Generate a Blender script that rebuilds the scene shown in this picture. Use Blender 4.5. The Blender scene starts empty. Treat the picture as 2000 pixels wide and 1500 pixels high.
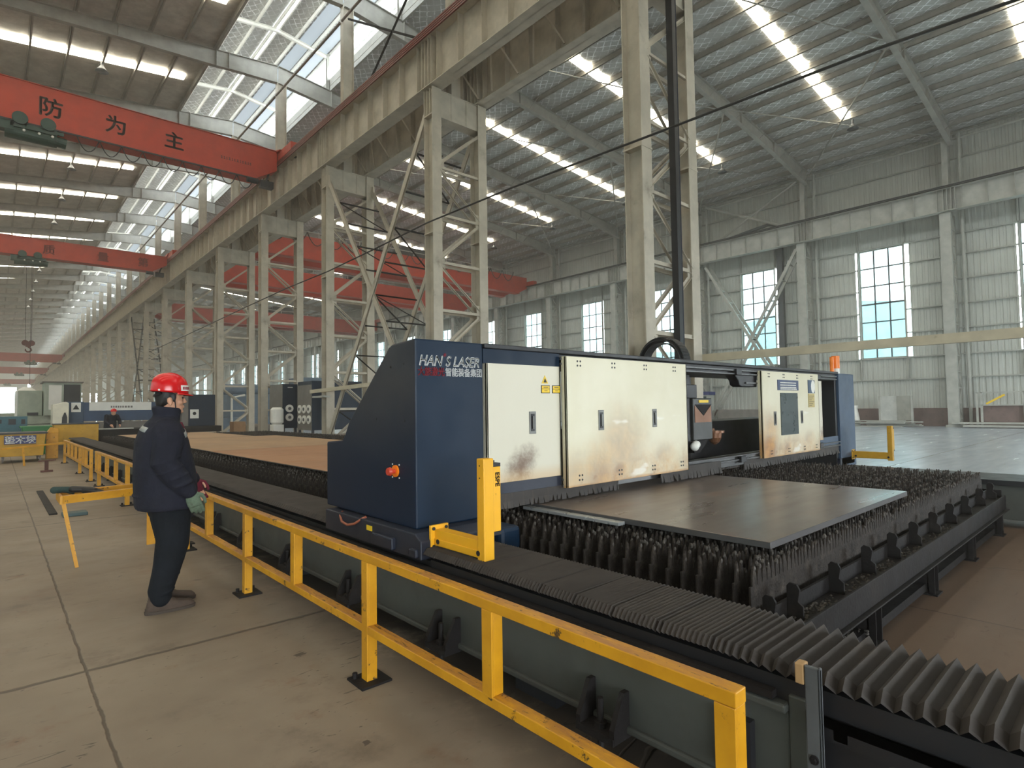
import bpy, math, random
from mathutils import Vector, Matrix
R = math.radians
sc = bpy.context.scene
COL = sc.collection
rnd = random.Random(7)

# ---------------------------------------------------------------- camera
def make_camera():
    cx, cy = 1000.0, 750.0
    v1 = Vector((-10 - cx, 810 - cy)); v2 = Vector((2260 - cx, 777 - cy))
    f = math.sqrt(-(v1.dot(v2)))
    ey = Vector((v1.x, v1.y, f)).normalized()      # hall length, in camera axes
    ex = Vector((v2.x, v2.y, f))
    ex = (ex - ey * ex.dot(ey)).normalized()       # across the hall
    ez = ex.cross(ey)
    right = Vector((ex.x, ey.x, ez.x)); down = Vector((ex.y, ey.y, ez.y)); fwd = Vector((ex.z, ey.z, ez.z))
    cd = bpy.data.cameras.new('camera'); cam = bpy.data.objects.new('camera', cd); COL.objects.link(cam)
    m = Matrix((right, -down, -fwd)).transposed().to_4x4(); m.translation = (0, 0, 1.5)
    cam.matrix_world = m
    cd.sensor_width = 36; cd.lens = f / 2000 * 36; cd.clip_start = .05; cd.clip_end = 600
    sc.camera = cam
make_camera()

# ---------------------------------------------------------------- world, light, exposure
SKY = 13.0
w = bpy.data.worlds.new('overcast_sky'); sc.world = w; w.use_nodes = True
bg = w.node_tree.nodes['Background']
bg.inputs[0].default_value = (.88, .96, 1, 1); bg.inputs[1].default_value = SKY
def portal(name, loc, rot, sx, sy):
    d = bpy.data.lights.new(name, 'AREA'); d.shape = 'RECTANGLE'; d.size = sx; d.size_y = sy
    d.cycles.is_portal = True
    o = bpy.data.objects.new(name, d); COL.objects.link(o); o.location = loc; o.rotation_euler = rot
def day(name, loc, rot, sx, sy, power, col):
    d = bpy.data.lights.new(name, 'AREA'); d.shape = 'RECTANGLE'; d.size = sx; d.size_y = sy
    d.energy = power; d.color = col
    o = bpy.data.objects.new(name, d); COL.objects.link(o); o.location = loc; o.rotation_euler = rot
YN, YF = -17.0, 298.0
L = YF - YN; YM = (YF + YN) / 2
portal('portal_right', (42.5, YM, 7.8), (0, R(90), 0), 7.2, L)
portal('portal_left', (-20.7, YM, 7.8), (0, R(-90), 0), 7.2, L)
portal('portal_monitor_a', (8.0, YM, 21.4), (0, R(-90), 0), 2, L)
portal('portal_monitor_b', (14.5, YM, 21.4), (0, R(90), 0), 2, L)
portal('portal_door_a', (-5, YN - .2, 3), (R(90), 0, 0), 14, 6)
portal('portal_door_b', (26, YN - .2, 3), (R(90), 0, 0), 14, 6)
vs = sc.view_settings
sc.display_settings.display_device = 'sRGB'
vs.view_transform = 'Standard'; vs.look = 'None'; vs.gamma = 1; vs.use_curve_mapping = False
vs.exposure = 0.5
cy = sc.cycles
cy.use_denoising = True
cy.use_adaptive_sampling = True; cy.adaptive_threshold = .04
cy.volume_bounces = 1; cy.volume_step_rate = 1
cy.max_bounces = 6; cy.diffuse_bounces = 4; cy.glossy_bounces = 3; cy.transmission_bounces = 3; cy.transparent_max_bounces = 8
cy.sample_clamp_indirect = 6; cy.caustics_reflective = False; cy.caustics_refractive = False

# ---------------------------------------------------------------- materials
def lin(c):
    c = c / 255.0
    return c / 12.92 if c <= .04045 else ((c + .055) / 1.055) ** 2.4
def rgb(c): return (lin(c[0]), lin(c[1]), lin(c[2]), 1)
MATS = {}
class NT:
    def __init__(s, name):
        s.m = bpy.data.materials.new(name); s.m.use_nodes = True
        s.t = s.m.node_tree; s.n = s.t.nodes; s.b = s.n['Principled BSDF']; s.out = s.n['Material Output']
        s.tc = s.n.new('ShaderNodeTexCoord')
    def link(s, a, b): s.t.links.new(a, b)
    def val(s, sock, v):
        if hasattr(v, 'is_linked') or isinstance(v, bpy.types.NodeSocket): s.link(v, sock)
        else: sock.default_value = v
    def noise(s, scale, detail=4, rough=.6, vec=None, dist=0, stretch=None):
        n = s.n.new('ShaderNodeTexNoise'); n.inputs['Scale'].default_value = scale
        n.inputs['Detail'].default_value = detail; n.inputs['Roughness'].default_value = rough
        n.inputs['Distortion'].default_value = dist
        v = vec or s.tc.outputs['Object']
        if stretch:
            mp = s.n.new('ShaderNodeMapping'); mp.inputs['Scale'].default_value = stretch; s.link(v, mp.inputs[0]); v = mp.outputs[0]
        s.link(v, n.inputs['Vector']); return n.outputs[0]
    def ramp(s, x, lo, hi):
        n = s.n.new('ShaderNodeMapRange'); n.interpolation_type = 'SMOOTHSTEP'
        s.val(n.inputs[0], x); n.inputs[1].default_value = lo; n.inputs[2].default_value = hi
        return n.outputs[0]
    def mix(s, f, a, b):
        n = s.n.new('ShaderNodeMix'); n.data_type = 'RGBA'
        s.val(n.inputs[0], f); s.val(n.inputs[6], a); s.val(n.inputs[7], b); return n.outputs[2]
    def math(s, op, a, b=0.0, c=0.0):
        n = s.n.new('ShaderNodeMath'); n.operation = op
        s.val(n.inputs[0], a); s.val(n.inputs[1], b); s.val(n.inputs[2], c); return n.outputs[0]
    def xyz(s):
        n = s.n.new('ShaderNodeSeparateXYZ'); s.link(s.tc.outputs['Object'], n.inputs[0]); return n.outputs
    def bump(s, h, strength, dist=.02):
        n = s.n.new('ShaderNodeBump'); n.inputs['Strength'].default_value = strength; n.inputs['Distance'].default_value = dist
        s.link(h, n.inputs['Height']); s.link(n.outputs[0], s.b.inputs['Normal'])
def mat(name, c, rough=.5, metal=0.0, var=.12, scale=2.0, dirt=None, damt=(.55, .75), dscale=6, bump=0, bscale=40, stretch=None, spec=.5):
    k = NT(name); c0 = rgb(c)
    lo = tuple(x * (1 - var) for x in c0[:3]) + (1,); hi = tuple(min(1, x * (1 + var)) for x in c0[:3]) + (1,)
    col = k.mix(k.ramp(k.noise(scale, stretch=stretch), .3, .7), lo, hi)
    if dirt:
        col = k.mix(k.ramp(k.noise(dscale, 8, .7, stretch=stretch), *damt), col, rgb(dirt))
    k.link(col, k.b.inputs['Base Color'])
    k.b.inputs['Metallic'].default_value = metal
    k.b.inputs['Specular IOR Level'].default_value = spec
    k.link(k.math('MULTIPLY_ADD', k.noise(scale * 3), .3, max(0, rough - .15)), k.b.inputs['Roughness'])
    if bump: k.bump(k.noise(bscale, 5), bump, .01)
    MATS[name] = k.m
    return k.m
m_col = mat('steel_grey_paint', (182, 174, 158), .6, dirt=(118, 106, 90), damt=(.55, .85), dscale=1.2)
m_colr = mat('steel_light_paint', (168, 168, 160), .6, dirt=(140, 134, 124), damt=(.6, .9), dscale=1.2)
m_raft = mat('rafter_grey_paint', (150, 148, 140), .6)
m_purl = mat('purlin_steel', (160, 155, 146), .55)
m_red = mat('crane_red_paint', (170, 46, 12), .5, var=.1, dirt=(120, 30, 20), damt=(.62, .9), dscale=1.5)
m_redd = mat('crane_red_dull', (140, 38, 22), .55, var=.12)
m_redbar = mat('conductor_red', (104, 34, 26), .5)
m_yel = mat('worn_yellow_paint', (214, 150, 14), .5, var=.1, scale=5, dirt=(74, 52, 28), damt=(.6, .68), dscale=11)
def worn_yellow():
    k = NT('worn_railing_yellow')
    col = k.mix(k.ramp(k.noise(5), .3, .7), rgb((196, 136, 10)), rgb((216, 154, 20)))
    ge = k.n.new('ShaderNodeNewGeometry'); sp = k.n.new('ShaderNodeSeparateXYZ'); k.link(ge.outputs['Normal'], sp.inputs[0])
    top = k.ramp(sp.outputs[2], .5, .9)          # scuffed, dusty upper faces
    col = k.mix(k.math('MULTIPLY', top, k.ramp(k.noise(7, 6, .7, stretch=(3, .6, 3)), .3, .65)), col, rgb((168, 112, 52)))
    col = k.mix(k.math('MULTIPLY', top, k.ramp(k.noise(16, 6, .75, stretch=(3, .5, 3)), .56, .64)), col, rgb((70, 48, 30)))
    col = k.mix(k.ramp(k.noise(12, 7, .72), .61, .66), col, rgb((78, 54, 26)))
    k.link(col, k.b.inputs['Base Color']); k.b.inputs['Roughness'].default_value = .5
    k.bump(k.noise(14, 5), .2, .004); MATS['worn_railing_yellow'] = k.m; return k.m
m_yel = worn_yellow()
m_yelb = mat('bright_yellow_paint', (236, 172, 28), .45, var=.08, dirt=(120, 80, 20), damt=(.66, .74), dscale=14)
m_yelc = mat('ochre_yellow_paint', (188, 142, 32), .6, dirt=(120, 90, 30), damt=(.55, .8))
m_navy = mat('navy_paint', (4, 29, 50), .5, spec=.3, var=.1, scale=1.5, dirt=(24, 42, 66), damt=(.62, .9), dscale=2.5)
m_navyg = mat('blue_grey_glare_paint', (46, 68, 92), .5, var=.1)  # on the end pillar: navy with window glare mixed into the colour
def graded_navy():
    k = NT('graded_navy_paint'); x, y, z = k.xyz()  # navy turning grey towards the top, broken up by noise
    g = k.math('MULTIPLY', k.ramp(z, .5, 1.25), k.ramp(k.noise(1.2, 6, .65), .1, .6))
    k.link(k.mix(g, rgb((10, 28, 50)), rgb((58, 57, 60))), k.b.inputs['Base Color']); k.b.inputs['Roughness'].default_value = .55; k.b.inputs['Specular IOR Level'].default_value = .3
    MATS['graded_navy_paint'] = k.m; return k.m
m_navyw = graded_navy()
m_navyd = mat('dark_navy_metal', (26, 32, 48), .5, dirt=(52, 48, 44), damt=(.55, .8))
m_black = mat('black_metal', (24, 24, 28), .5, dirt=(52, 46, 42), damt=(.58, .8))
m_dark = mat('sooty_steel', (29, 26, 26), .65, spec=.2, dirt=(48, 42, 38), damt=(.5, .8), dscale=3, bump=.3)
m_bedgrey = mat('grey_green_paint', (66, 68, 64), .6, var=.1, dirt=(52, 48, 44), damt=(.5, .85), dscale=1.6)
m_post = mat('dark_grey_paint', (82, 84, 86), .55, dirt=(58, 54, 50), damt=(.55, .8))
m_bellow = mat('bellows_rubber', (50, 43, 38), .75, var=.15, dirt=(76, 66, 56), damt=(.52, .85), dscale=2.2, stretch=(1, 4, 1))
m_slat = mat('burnt_slat_steel', (44, 38, 34), .65, .1, spec=.2, var=.25, scale=9, dirt=(78, 70, 62), damt=(.5, .75), dscale=14, bump=.6, bscale=60)
m_slag = mat('slag_grey', (82, 77, 72), .7, .1, spec=.25, var=.3, scale=20, bump=.8, bscale=60)
m_brush = mat('skirt_rubber', (54, 49, 46), .7, dirt=(80, 68, 57), damt=(.5, .8), dscale=8, stretch=(3, 3, .6))
m_rail = mat('slide_rail_steel', (92, 92, 92), .35, .7)
m_white = mat('white_paint', (226, 224, 216), .5, var=.05)
m_cab = mat('cabinet_white_green', (160, 168, 152), .55)
m_teal = mat('teal_paint', (44, 92, 104), .5)
m_green = mat('green_paint', (30, 120, 58), .5)
m_hgreen = mat('hoist_green', (26, 58, 48), .5, dirt=(20, 24, 24), damt=(.5, .8))
m_grey = mat('machine_grey', (112, 106, 100), .55)
m_chrome = mat('recess_steel', (92, 92, 88), .4, .4)
m_card = mat('cardboard', (176, 140, 106), .8)
m_maroon = mat('maroon_plinth', (112, 92, 86), .8, dirt=(90, 74, 68))
m_orange = mat('orange_plastic', (240, 126, 20), .4)
m_tube = mat('tube_beige', (190, 180, 156), .5, dirt=(130, 118, 96), damt=(.6, .85))
m_cable = mat('black_cable', (22, 22, 22), .6)
m_hose = mat('orange_hose', (150, 84, 60), .5)
m_copper = mat('copper_lamp', (122, 82, 56), .45, .3)
m_glasspanel = mat('dark_window_panel', (44, 58, 58), .3, var=.05)
m_txtw = mat('lettering_white', (230, 230, 230), .5, var=.02)
m_txtd = mat('lettering_dark', (58, 24, 16), .6, var=.05)
m_txtr = mat('lettering_red', (140, 26, 40), .6, var=.05)
m_txtk = mat('lettering_black', (26, 24, 22), .6, var=.05)
m_signb = mat('sign_blue', (34, 44, 100), .5, var=.05)
m_signy = mat('sign_yellow', (236, 196, 30), .5, var=.05)
m_skin = mat('skin', (204, 152, 122), .55, var=.06, scale=14)
m_hair = mat('hair_black', (24, 21, 20), .6)
m_jacket = mat('navy_padded_cloth', (31, 32, 43), .85, var=.22, scale=4, bump=.6, bscale=14, spec=.25)
m_pants = mat('dark_blue_cotton', (17, 21, 27), .85, var=.18, scale=6, bump=.25, bscale=26, spec=.25)
m_glove = mat('green_cotton_glove', (96, 112, 92), .9, var=.2, scale=24, dirt=(64, 60, 50), damt=(.5, .8), dscale=20)
m_mglove = mat('maroon_glove', (104, 24, 44), .9)
m_shoe = mat('brown_suede', (72, 58, 48), .85, var=.2, scale=14, dirt=(64, 52, 44))
m_hat = mat('red_hard_hat', (206, 16, 22), .22, var=.04)
m_strip = mat('reflective_strip', (150, 152, 150), .4, var=.05)
m_sheet = mat('profiled_wall_sheet', (186, 188, 180), .6, var=.06, scale=.6, dirt=(160, 158, 150), damt=(.55, .85), dscale=.5)
m_outb = mat('pale_blue_cladding', (200, 226, 234), .7)
m_outg = mat('outside_concrete', (170, 170, 165), .8)
m_gravel = mat('scrap_slag', (70, 68, 64), .8, var=.3, scale=20, bump=1, bscale=30)

def emit(name, c, s):
    k = NT(name); k.b.inputs['Base Color'].default_value = (.45, .48, .5, 1)
    k.b.inputs['Emission Color'].default_value = c; k.b.inputs['Emission Strength'].default_value = s
    return k.m
m_sky = emit('skylight_sheet', (1, .92, .74, 1), 9.0)
m_sky2 = emit('monitor_skylight_sheet', (.66, .82, 1, 1), .22)

def glass():
    k = NT('window_glass')
    tr = k.n.new('ShaderNodeBsdfTransparent'); gl = k.n.new('ShaderNodeBsdfGlossy'); gl.inputs['Roughness'].default_value = .05
    mx = k.n.new('ShaderNodeMixShader'); mx.inputs[0].default_value = .06
    tr.inputs[0].default_value = (.42, .50, .50, 1)
    k.link(tr.outputs[0], mx.inputs[1]); k.link(gl.outputs[0], mx.inputs[2]); k.link(mx.outputs[0], k.out.inputs[0])
    return k.m
m_glass = glass()

def foil():
    k = NT('quilted_foil_insulation')
    x, y, z = k.xyz()
    def lines(a, p, wd):
        fr = k.math('FRACT', k.math('DIVIDE', a, p))
        return k.math('LESS_THAN', fr, wd)
    nz = k.math('MULTIPLY', k.noise(.9, 2), .3)
    u = k.math('ADD', k.math('ADD', x, k.math('MULTIPLY', y, .75)), nz); v = k.math('ADD', k.math('SUBTRACT', x, k.math('MULTIPLY', y, .75)), nz)
    ln = k.math('MAXIMUM', lines(u, .42, .15), lines(v, .42, .15))
    n2 = k.ramp(k.noise(1.1, 3), .35, .65)
    col = k.mix(k.math('MULTIPLY', ln, k.math('MULTIPLY', k.math('ADD', n2, .2), k.ramp(k.noise(3.5, 4, .7), .3, .6))), rgb((176, 176, 172)), rgb((248, 249, 250)))
    k.link(col, k.b.inputs['Base Color'])
    k.b.inputs['Metallic'].default_value = .25; k.b.inputs['Roughness'].default_value = .4
    k.bump(k.math('ADD', k.math('MULTIPLY', ln, .6), k.noise(6, 4)), .5, .03)
    return k.m
m_foil = foil()
def foil_left():
    k = NT('crumpled_foil_insulation')
    col = k.mix(k.ramp(k.noise(1.5, 6, .7), .3, .7), rgb((168, 164, 156)), rgb((196, 192, 182)))
    k.link(col, k.b.inputs['Base Color'])
    k.b.inputs['Metallic'].default_value = .2; k.b.inputs['Roughness'].default_value = .5
    k.bump(k.noise(2.5, 6, .7, stretch=(1, 3, 1)), .6, .06)
    return k.m
m_foill = foil_left()

def floor_mat():
    k = NT('stained_concrete')
    x, y, z = k.xyz()
    big = k.ramp(k.noise(.35, 5, .65), .3, .7)
    col = k.mix(big, rgb((116, 101, 85)), rgb((146, 131, 113)))
    col = k.mix(k.ramp(k.noise(1.3, 8, .7), .52, .75), col, rgb((102, 88, 74)))
    col = k.mix(k.math('MULTIPLY', k.ramp(k.noise(2.2, 6, .7), .56, .72), .5), col, rgb((118, 84, 62)))
    fine = k.ramp(k.noise(38, 8, .8), .6, .8)
    col = k.mix(k.math('MULTIPLY', fine, .6), col, rgb((80, 66, 54)))
    fl = k.math('MULTIPLY', k.ramp(k.noise(24, 3, .5, stretch=(1, 2, 1)), .68, .72), k.ramp(k.noise(1.4, 3), .4, .6))
    col = k.mix(k.math('MULTIPLY', fl, .7), col, rgb((58, 48, 40)))
    # dark scratches and flecks, cement splashes
    sc1 = k.ramp(k.noise(9, 3, .5, stretch=(.6, 2.2, 1), dist=1.5), .66, .70)
    msk = k.ramp(k.noise(.9, 3), .45, .6)
    col = k.mix(k.math('MULTIPLY', k.math('MULTIPLY', sc1, msk), .75), col, rgb((62, 52, 44)))
    spl = k.math('MULTIPLY', k.ramp(k.noise(5, 8, .8), .58, .7), k.ramp(k.math('ABSOLUTE', k.math('SUBTRACT', x, 1.35)), .45, .1))
    col = k.mix(k.math('MULTIPLY', spl, .4), col, rgb((150, 140, 124)))
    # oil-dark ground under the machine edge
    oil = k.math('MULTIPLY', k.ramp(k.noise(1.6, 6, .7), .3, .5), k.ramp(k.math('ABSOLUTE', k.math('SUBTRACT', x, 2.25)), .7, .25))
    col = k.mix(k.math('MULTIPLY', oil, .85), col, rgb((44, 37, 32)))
    # darker red-brown tint inside the machine line
    inn = k.math('MULTIPLY', k.ramp(x, 1.9, 3.2), k.ramp(k.noise(.8, 4), .1, .5))
    col = k.mix(k.math('MULTIPLY', inn, .8), col, rgb((94, 71, 53)))
    # window glare on the right-hand bay floor, put into a pale bluish colour
    pale = k.ramp(x, 11, 14)
    col = k.mix(pale, col, k.mix(k.noise(.7, 4, stretch=(.5, 2, 1)), rgb((156, 164, 174)), rgb((184, 193, 203))))
    # slab joints
    wob = k.math('MULTIPLY', k.math('SUBTRACT', k.noise(6, 4), .5), .03)
    def joint(a, at, pitch, wd):
        f = k.math('FRACT', k.math('DIVIDE', k.math('ADD', k.math('SUBTRACT', a, at - pitch / 2), wob), pitch))
        return k.ramp(k.math('ABSOLUTE', k.math('SUBTRACT', f, .5)), wd / pitch, wd * .3 / pitch)
    j = k.math('MAXIMUM', joint(x, .42, 4.6, .011), joint(y, 4.22, 5.9, .026))
    # wandering cracks
    vo = k.n.new('ShaderNodeTexVoronoi'); vo.feature = 'DISTANCE_TO_EDGE'; vo.inputs['Scale'].default_value = .35
    mp = k.n.new('ShaderNodeVectorMath'); mp.operation = 'ADD'
    nz = k.n.new('ShaderNodeTexNoise'); nz.inputs['Scale'].default_value = 1.6; k.link(k.tc.outputs['Object'], nz.inputs['Vector'])
    sc_ = k.n.new('ShaderNodeVectorMath'); sc_.operation = 'SCALE'; sc_.inputs['Scale'].default_value = .9; k.link(nz.outputs['Color'], sc_.inputs[0])
    k.link(k.tc.outputs['Object'], mp.inputs[0]); k.link(sc_.outputs[0], mp.inputs[1]); k.link(mp.outputs[0], vo.inputs['Vector'])
    cr = k.math('MULTIPLY', k.math('MULTIPLY', k.ramp(vo.outputs['Distance'], .005, .0015), k.ramp(k.noise(.5, 3), .5, .62)), .8)
    j = k.math('MAXIMUM', j, cr)
    col = k.mix(k.math('MULTIPLY', j, .7), col, rgb((58, 49, 40)))
    k.link(col, k.b.inputs['Base Color'])
    ro = k.math('MULTIPLY_ADD', k.noise(1.2, 5, stretch=(.4, 2.5, 1)), .3, .45)
    k.link(k.math('SUBTRACT', ro, k.math('MULTIPLY', pale, .38)), k.b.inputs['Roughness'])
    k.b.inputs['Specular IOR Level'].default_value = .4
    k.bump(k.math('SUBTRACT', k.math('MULTIPLY', k.noise(30, 6, .7), .3), j), .35, .01)
    return k.m
m_floor = floor_mat()

def panel_mat(name, spots, base_h):
    """cream painted door sheet with rust blooming from its lower edge"""
    k = NT(name); x, y, z = k.xyz()
    col = k.mix(k.ramp(k.noise(1.4, 4), .3, .7), rgb((212, 204, 174)), rgb((222, 215, 190)))
    nz = k.noise(2.4, 7, .7)
    m = k.math('MULTIPLY', k.ramp(z, base_h, 0), k.ramp(nz, .28, .7))
    edge = k.ramp(z, .05, 0)
    m = k.math('MAXIMUM', k.math('MULTIPLY', m, .85), k.math('MULTIPLY', edge, .8))
    for (sx, sz, r, s) in spots:
        d = k.math('SQRT', k.math('ADD', k.math('POWER', k.math('SUBTRACT', x, sx), 2), k.math('POWER', k.math('SUBTRACT', z, sz), 2)))
        d = k.math('ADD', d, k.math('MULTIPLY', k.math('SUBTRACT', nz, .5), r * .9))
        m = k.math('MAXIMUM', m, k.math('MULTIPLY', k.ramp(d, r, r * .1), s))
    col = k.mix(m, col, k.mix(k.ramp(k.noise(5, 5), .3, .7), rgb((196, 140, 66)), rgb((138, 86, 40))))
    sm = k.math('MULTIPLY', k.ramp(k.noise(1.7, 3, .5, stretch=(1, 1, 3)), .64, .7), .5)
    col = k.mix(sm, col, rgb((244, 242, 236)))
    k.link(col, k.b.inputs['Base Color']); k.b.inputs['Roughness'].default_value = .42
    return k.m
m_pbig = panel_mat('cream_door_sheet', [(.72, .22, .55, .5), (.45, .0, .5, .7), (.1, .05, .35, .5)], .42)
m_psm = panel_mat('cream_door_sheet_rusted', [(.15, .1, .45, .95), (.2, .35, .35, .6)], .4)
def scuffed():
    k = NT('cream_sheet_scuffed'); x, y, z = k.xyz()
    col = k.mix(k.noise(1.4, 4), rgb((206, 199, 178)), rgb((216, 210, 192)))
    nz = k.noise(6, 8, .75)
    d = k.math('SQRT', k.math('ADD', k.math('POWER', k.math('MULTIPLY', k.math('SUBTRACT', k.math('SUBTRACT', x, .27), k.math('MULTIPLY', z, .5)), 1.0), 2), k.math('POWER', k.math('SUBTRACT', z, .1), 2)))
    d = k.math('ADD', d, k.math('MULTIPLY', k.math('SUBTRACT', nz, .5), .3))
    col = k.mix(k.math('MULTIPLY', k.ramp(d, .2, .02), .9), col, rgb((100, 68, 48)))
    col = k.mix(k.math('MULTIPLY', k.ramp(z, .12, 0), .5), col, rgb((196, 152, 92)))
    k.link(col, k.b.inputs['Base Color']); k.b.inputs['Roughness'].default_value = .45
    return k.m
m_scuff = scuffed()
def plate_mat(name, a, b, c, rough):
    k = NT(name)
    col = k.mix(k.ramp(k.noise(.8, 6, .7, stretch=(1, .5, 1)), .3, .7), rgb(a), rgb(b))
    col = k.mix(k.math('MULTIPLY', k.ramp(k.noise(2.2, 7, .7, stretch=(.4, 1.6, 1)), .5, .75), .7), col, rgb(c))
    k.link(col, k.b.inputs['Base Color']); k.b.inputs['Metallic'].default_value = .25
    k.link(k.math('MULTIPLY_ADD', k.noise(1.5, 5, stretch=(.4, 3, 1)), .3, rough), k.b.inputs['Roughness'])
    return k.m
m_plate = plate_mat('mill_scale_plate', (100, 90, 84), (118, 106, 98), (126, 94, 74), .16)
m_rust = plate_mat('orange_rust_plate', (160, 118, 86), (176, 134, 100), (176, 106, 62), .5)
m_rustg = plate_mat('brown_rust_plate', (160, 132, 104), (178, 146, 112), (184, 130, 84), .5)
m_edge = mat('plate_edge_steel', (84, 82, 82), .45, .4)

# ---------------------------------------------------------------- geometry helpers
def wloc(o):
    v = Vector((0, 0, 0))
    while o is not None: v += o.location; o = o.parent
    return v
class MB:
    def __init__(s): s.v = []; s.f = []; s.mi = []; s.cur = 0
    def add(s, vs, fs):
        b = len(s.v); s.v.extend(vs); s.f.extend([tuple(i + b for i in f) for f in fs]); s.mi.extend([s.cur] * len(fs)); return s
    def box(s, x0, x1, y0, y1, z0, z1):
        return s.add([(x0, y0, z0), (x1, y0, z0), (x1, y1, z0), (x0, y1, z0), (x0, y0, z1), (x1, y0, z1), (x1, y1, z1), (x0, y1, z1)],
                     [(0, 3, 2, 1), (4, 5, 6, 7), (0, 1, 5, 4), (1, 2, 6, 5), (2, 3, 7, 6), (3, 0, 4, 7)])
    def bar(s, p, q, w, h, up=(0, 0, 1)):
        p = Vector(p); q = Vector(q); d = (q - p).normalized(); u = Vector(up)
        if abs(d.dot(u)) > .98: u = Vector((0, 1, 0))
        a = d.cross(u).normalized() * (w / 2); b = a.cross(d).normalized() * (h / 2)
        vs = [c + i * a + j * b for c in (p, q) for (i, j) in ((-1, -1), (1, -1), (1, 1), (-1, 1))]
        return s.add([tuple(x) for x in vs], [(0, 1, 2, 3), (7, 6, 5, 4), (0, 4, 5, 1), (1, 5, 6, 2), (2, 6, 7, 3), (3, 7, 4, 0)])
    def isec(s, p, q, w, h, tf=.02, tw=.014, up=(0, 0, 1)):
        """I-section: flanges w wide at +-h/2 along up, web between"""
        p = Vector(p); q = Vector(q); d = (q - p).normalized(); u = Vector(up); a = d.cross(u).normalized(); b = a.cross(d).normalized()
        for sg in (-1, 1): s.bar(p + b * sg * (h / 2 - tf / 2), q + b * sg * (h / 2 - tf / 2), w, tf, up)
        s.bar(p, q, tw, h - 2 * tf, up); return s
    def tube(s, pts, r, n=8, cap=True):
        pts = [Vector(p) for p in pts]; rs = r if isinstance(r, (list, tuple)) else [r] * len(pts)
        vs = []; fs = []; pa = None
        for i, p in enumerate(pts):
            d = (pts[min(i + 1, len(pts) - 1)] - pts[max(i - 1, 0)]).normalized()
            if pa is None:
                pa = d.cross(Vector((0, 0, 1)))
                if pa.length < .05: pa = d.cross(Vector((1, 0, 0)))
            pa = (pa - d * pa.dot(d)).normalized(); pb = d.cross(pa)
            for j in range(n):
                t = 2 * math.pi * j / n; vs.append(tuple(p + (pa * math.cos(t) + pb * math.sin(t)) * rs[i]))
        for i in range(len(pts) - 1):
            for j in range(n):
                fs.append((i * n + j, i * n + (j + 1) % n, (i + 1) * n + (j + 1) % n, (i + 1) * n + j))
        if cap: fs.append(tuple(range(n - 1, -1, -1))); fs.append(tuple((len(pts) - 1) * n + j for j in range(n)))
        return s.add(vs, fs)
    def loft(s, rings, n=20, ex=2.0):
        """rings: (centre, a-vector, b-vector) ellipses joined into a closed skin"""
        vs = []; fs = []
        for c, a, b in rings:
            c = Vector(c); a = Vector(a); b = Vector(b)
            for j in range(n):
                t = 2 * math.pi * j / n; ct, st = math.cos(t), math.sin(t)
                ct = math.copysign(abs(ct) ** (2 / ex), ct); st = math.copysign(abs(st) ** (2 / ex), st)
                vs.append(tuple(c + a * ct + b * st))
        m = len(rings)
        for i in range(m - 1):
            for j in range(n): fs.append((i * n + j, i * n + (j + 1) % n, (i + 1) * n + (j + 1) % n, (i + 1) * n + j))
        fs.append(tuple(range(n - 1, -1, -1))); fs.append(tuple((m - 1) * n + j for j in range(n)))
        return s.add(vs, fs)
    def ell(s, c, r, n=14, m=10, rot=None):
        vs = []; fs = []
        for i in range(m + 1):
            ph = math.pi * i / m
            for j in range(n):
                t = 2 * math.pi * j / n
                p = Vector((r[0] * math.sin(ph) * math.cos(t), r[1] * math.sin(ph) * math.sin(t), -r[2] * math.cos(ph)))
                if rot: p = rot @ p
                vs.append(tuple(Vector(c) + p))
        for i in range(m):
            for j in range(n): fs.append((i * n + j, i * n + (j + 1) % n, (i + 1) * n + (j + 1) % n, (i + 1) * n + j))
        return s.add(vs, fs)
    def prism(s, poly, axis, a0, a1):
        """poly: 2-D points in the plane normal to axis (x: (y,z); y: (x,z); z: (x,y))"""
        def P(u, v, a): return (a, u, v) if axis == 'x' else (u, a, v) if axis == 'y' else (u, v, a)
        n = len(poly); vs = [P(u, v, a0) for u, v in poly] + [P(u, v, a1) for u, v in poly]
        fs = [tuple(range(n - 1, -1, -1)), tuple(range(n, 2 * n))] + [(i, (i + 1) % n, n + (i + 1) % n, n + i) for i in range(n)]
        return s.add(vs, fs)
    def disc(s, c, axis, r, h, n=20, r2=None):
        c = Vector(c); d = Vector(axis).normalized(); return s.tube([c, c + d * h], [r, r2 if r2 is not None else r], n)
    def build(s, name, m, parent=None, smooth=False, bevel=0, local=False, fix=True):
        me = bpy.data.meshes.new(name); o = bpy.data.objects.new(name, me); COL.objects.link(o)
        off = Vector((0, 0, 0))
        if not local:
            if parent is not None: off = wloc(parent)
            else:
                xs = [v[0] for v in s.v]; ys = [v[1] for v in s.v]; zs = [v[2] for v in s.v]
                off = Vector(((min(xs) + max(xs)) / 2, (min(ys) + max(ys)) / 2, min(zs))); o.location = off
        me.from_pydata([(v[0] - off.x, v[1] - off.y, v[2] - off.z) for v in s.v], [], s.f)
        for mm in (m if isinstance(m, (list, tuple)) else [m]): me.materials.append(mm)
        if isinstance(m, (list, tuple)): me.polygons.foreach_set('material_index', s.mi)
        if fix:
            import bmesh
            b = bmesh.new(); b.from_mesh(me); bmesh.ops.recalc_face_normals(b, faces=b.faces); b.to_mesh(me); b.free()
        if smooth:
            me.polygons.foreach_set('use_smooth', [True] * len(me.polygons))
        if bevel:
            md = o.modifiers.new('bevel', 'BEVEL'); md.width = bevel; md.segments = 2; md.limit_method = 'ANGLE'; md.harden_normals = False
        if parent is not None: o.parent = parent
        me.update(); return o
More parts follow.
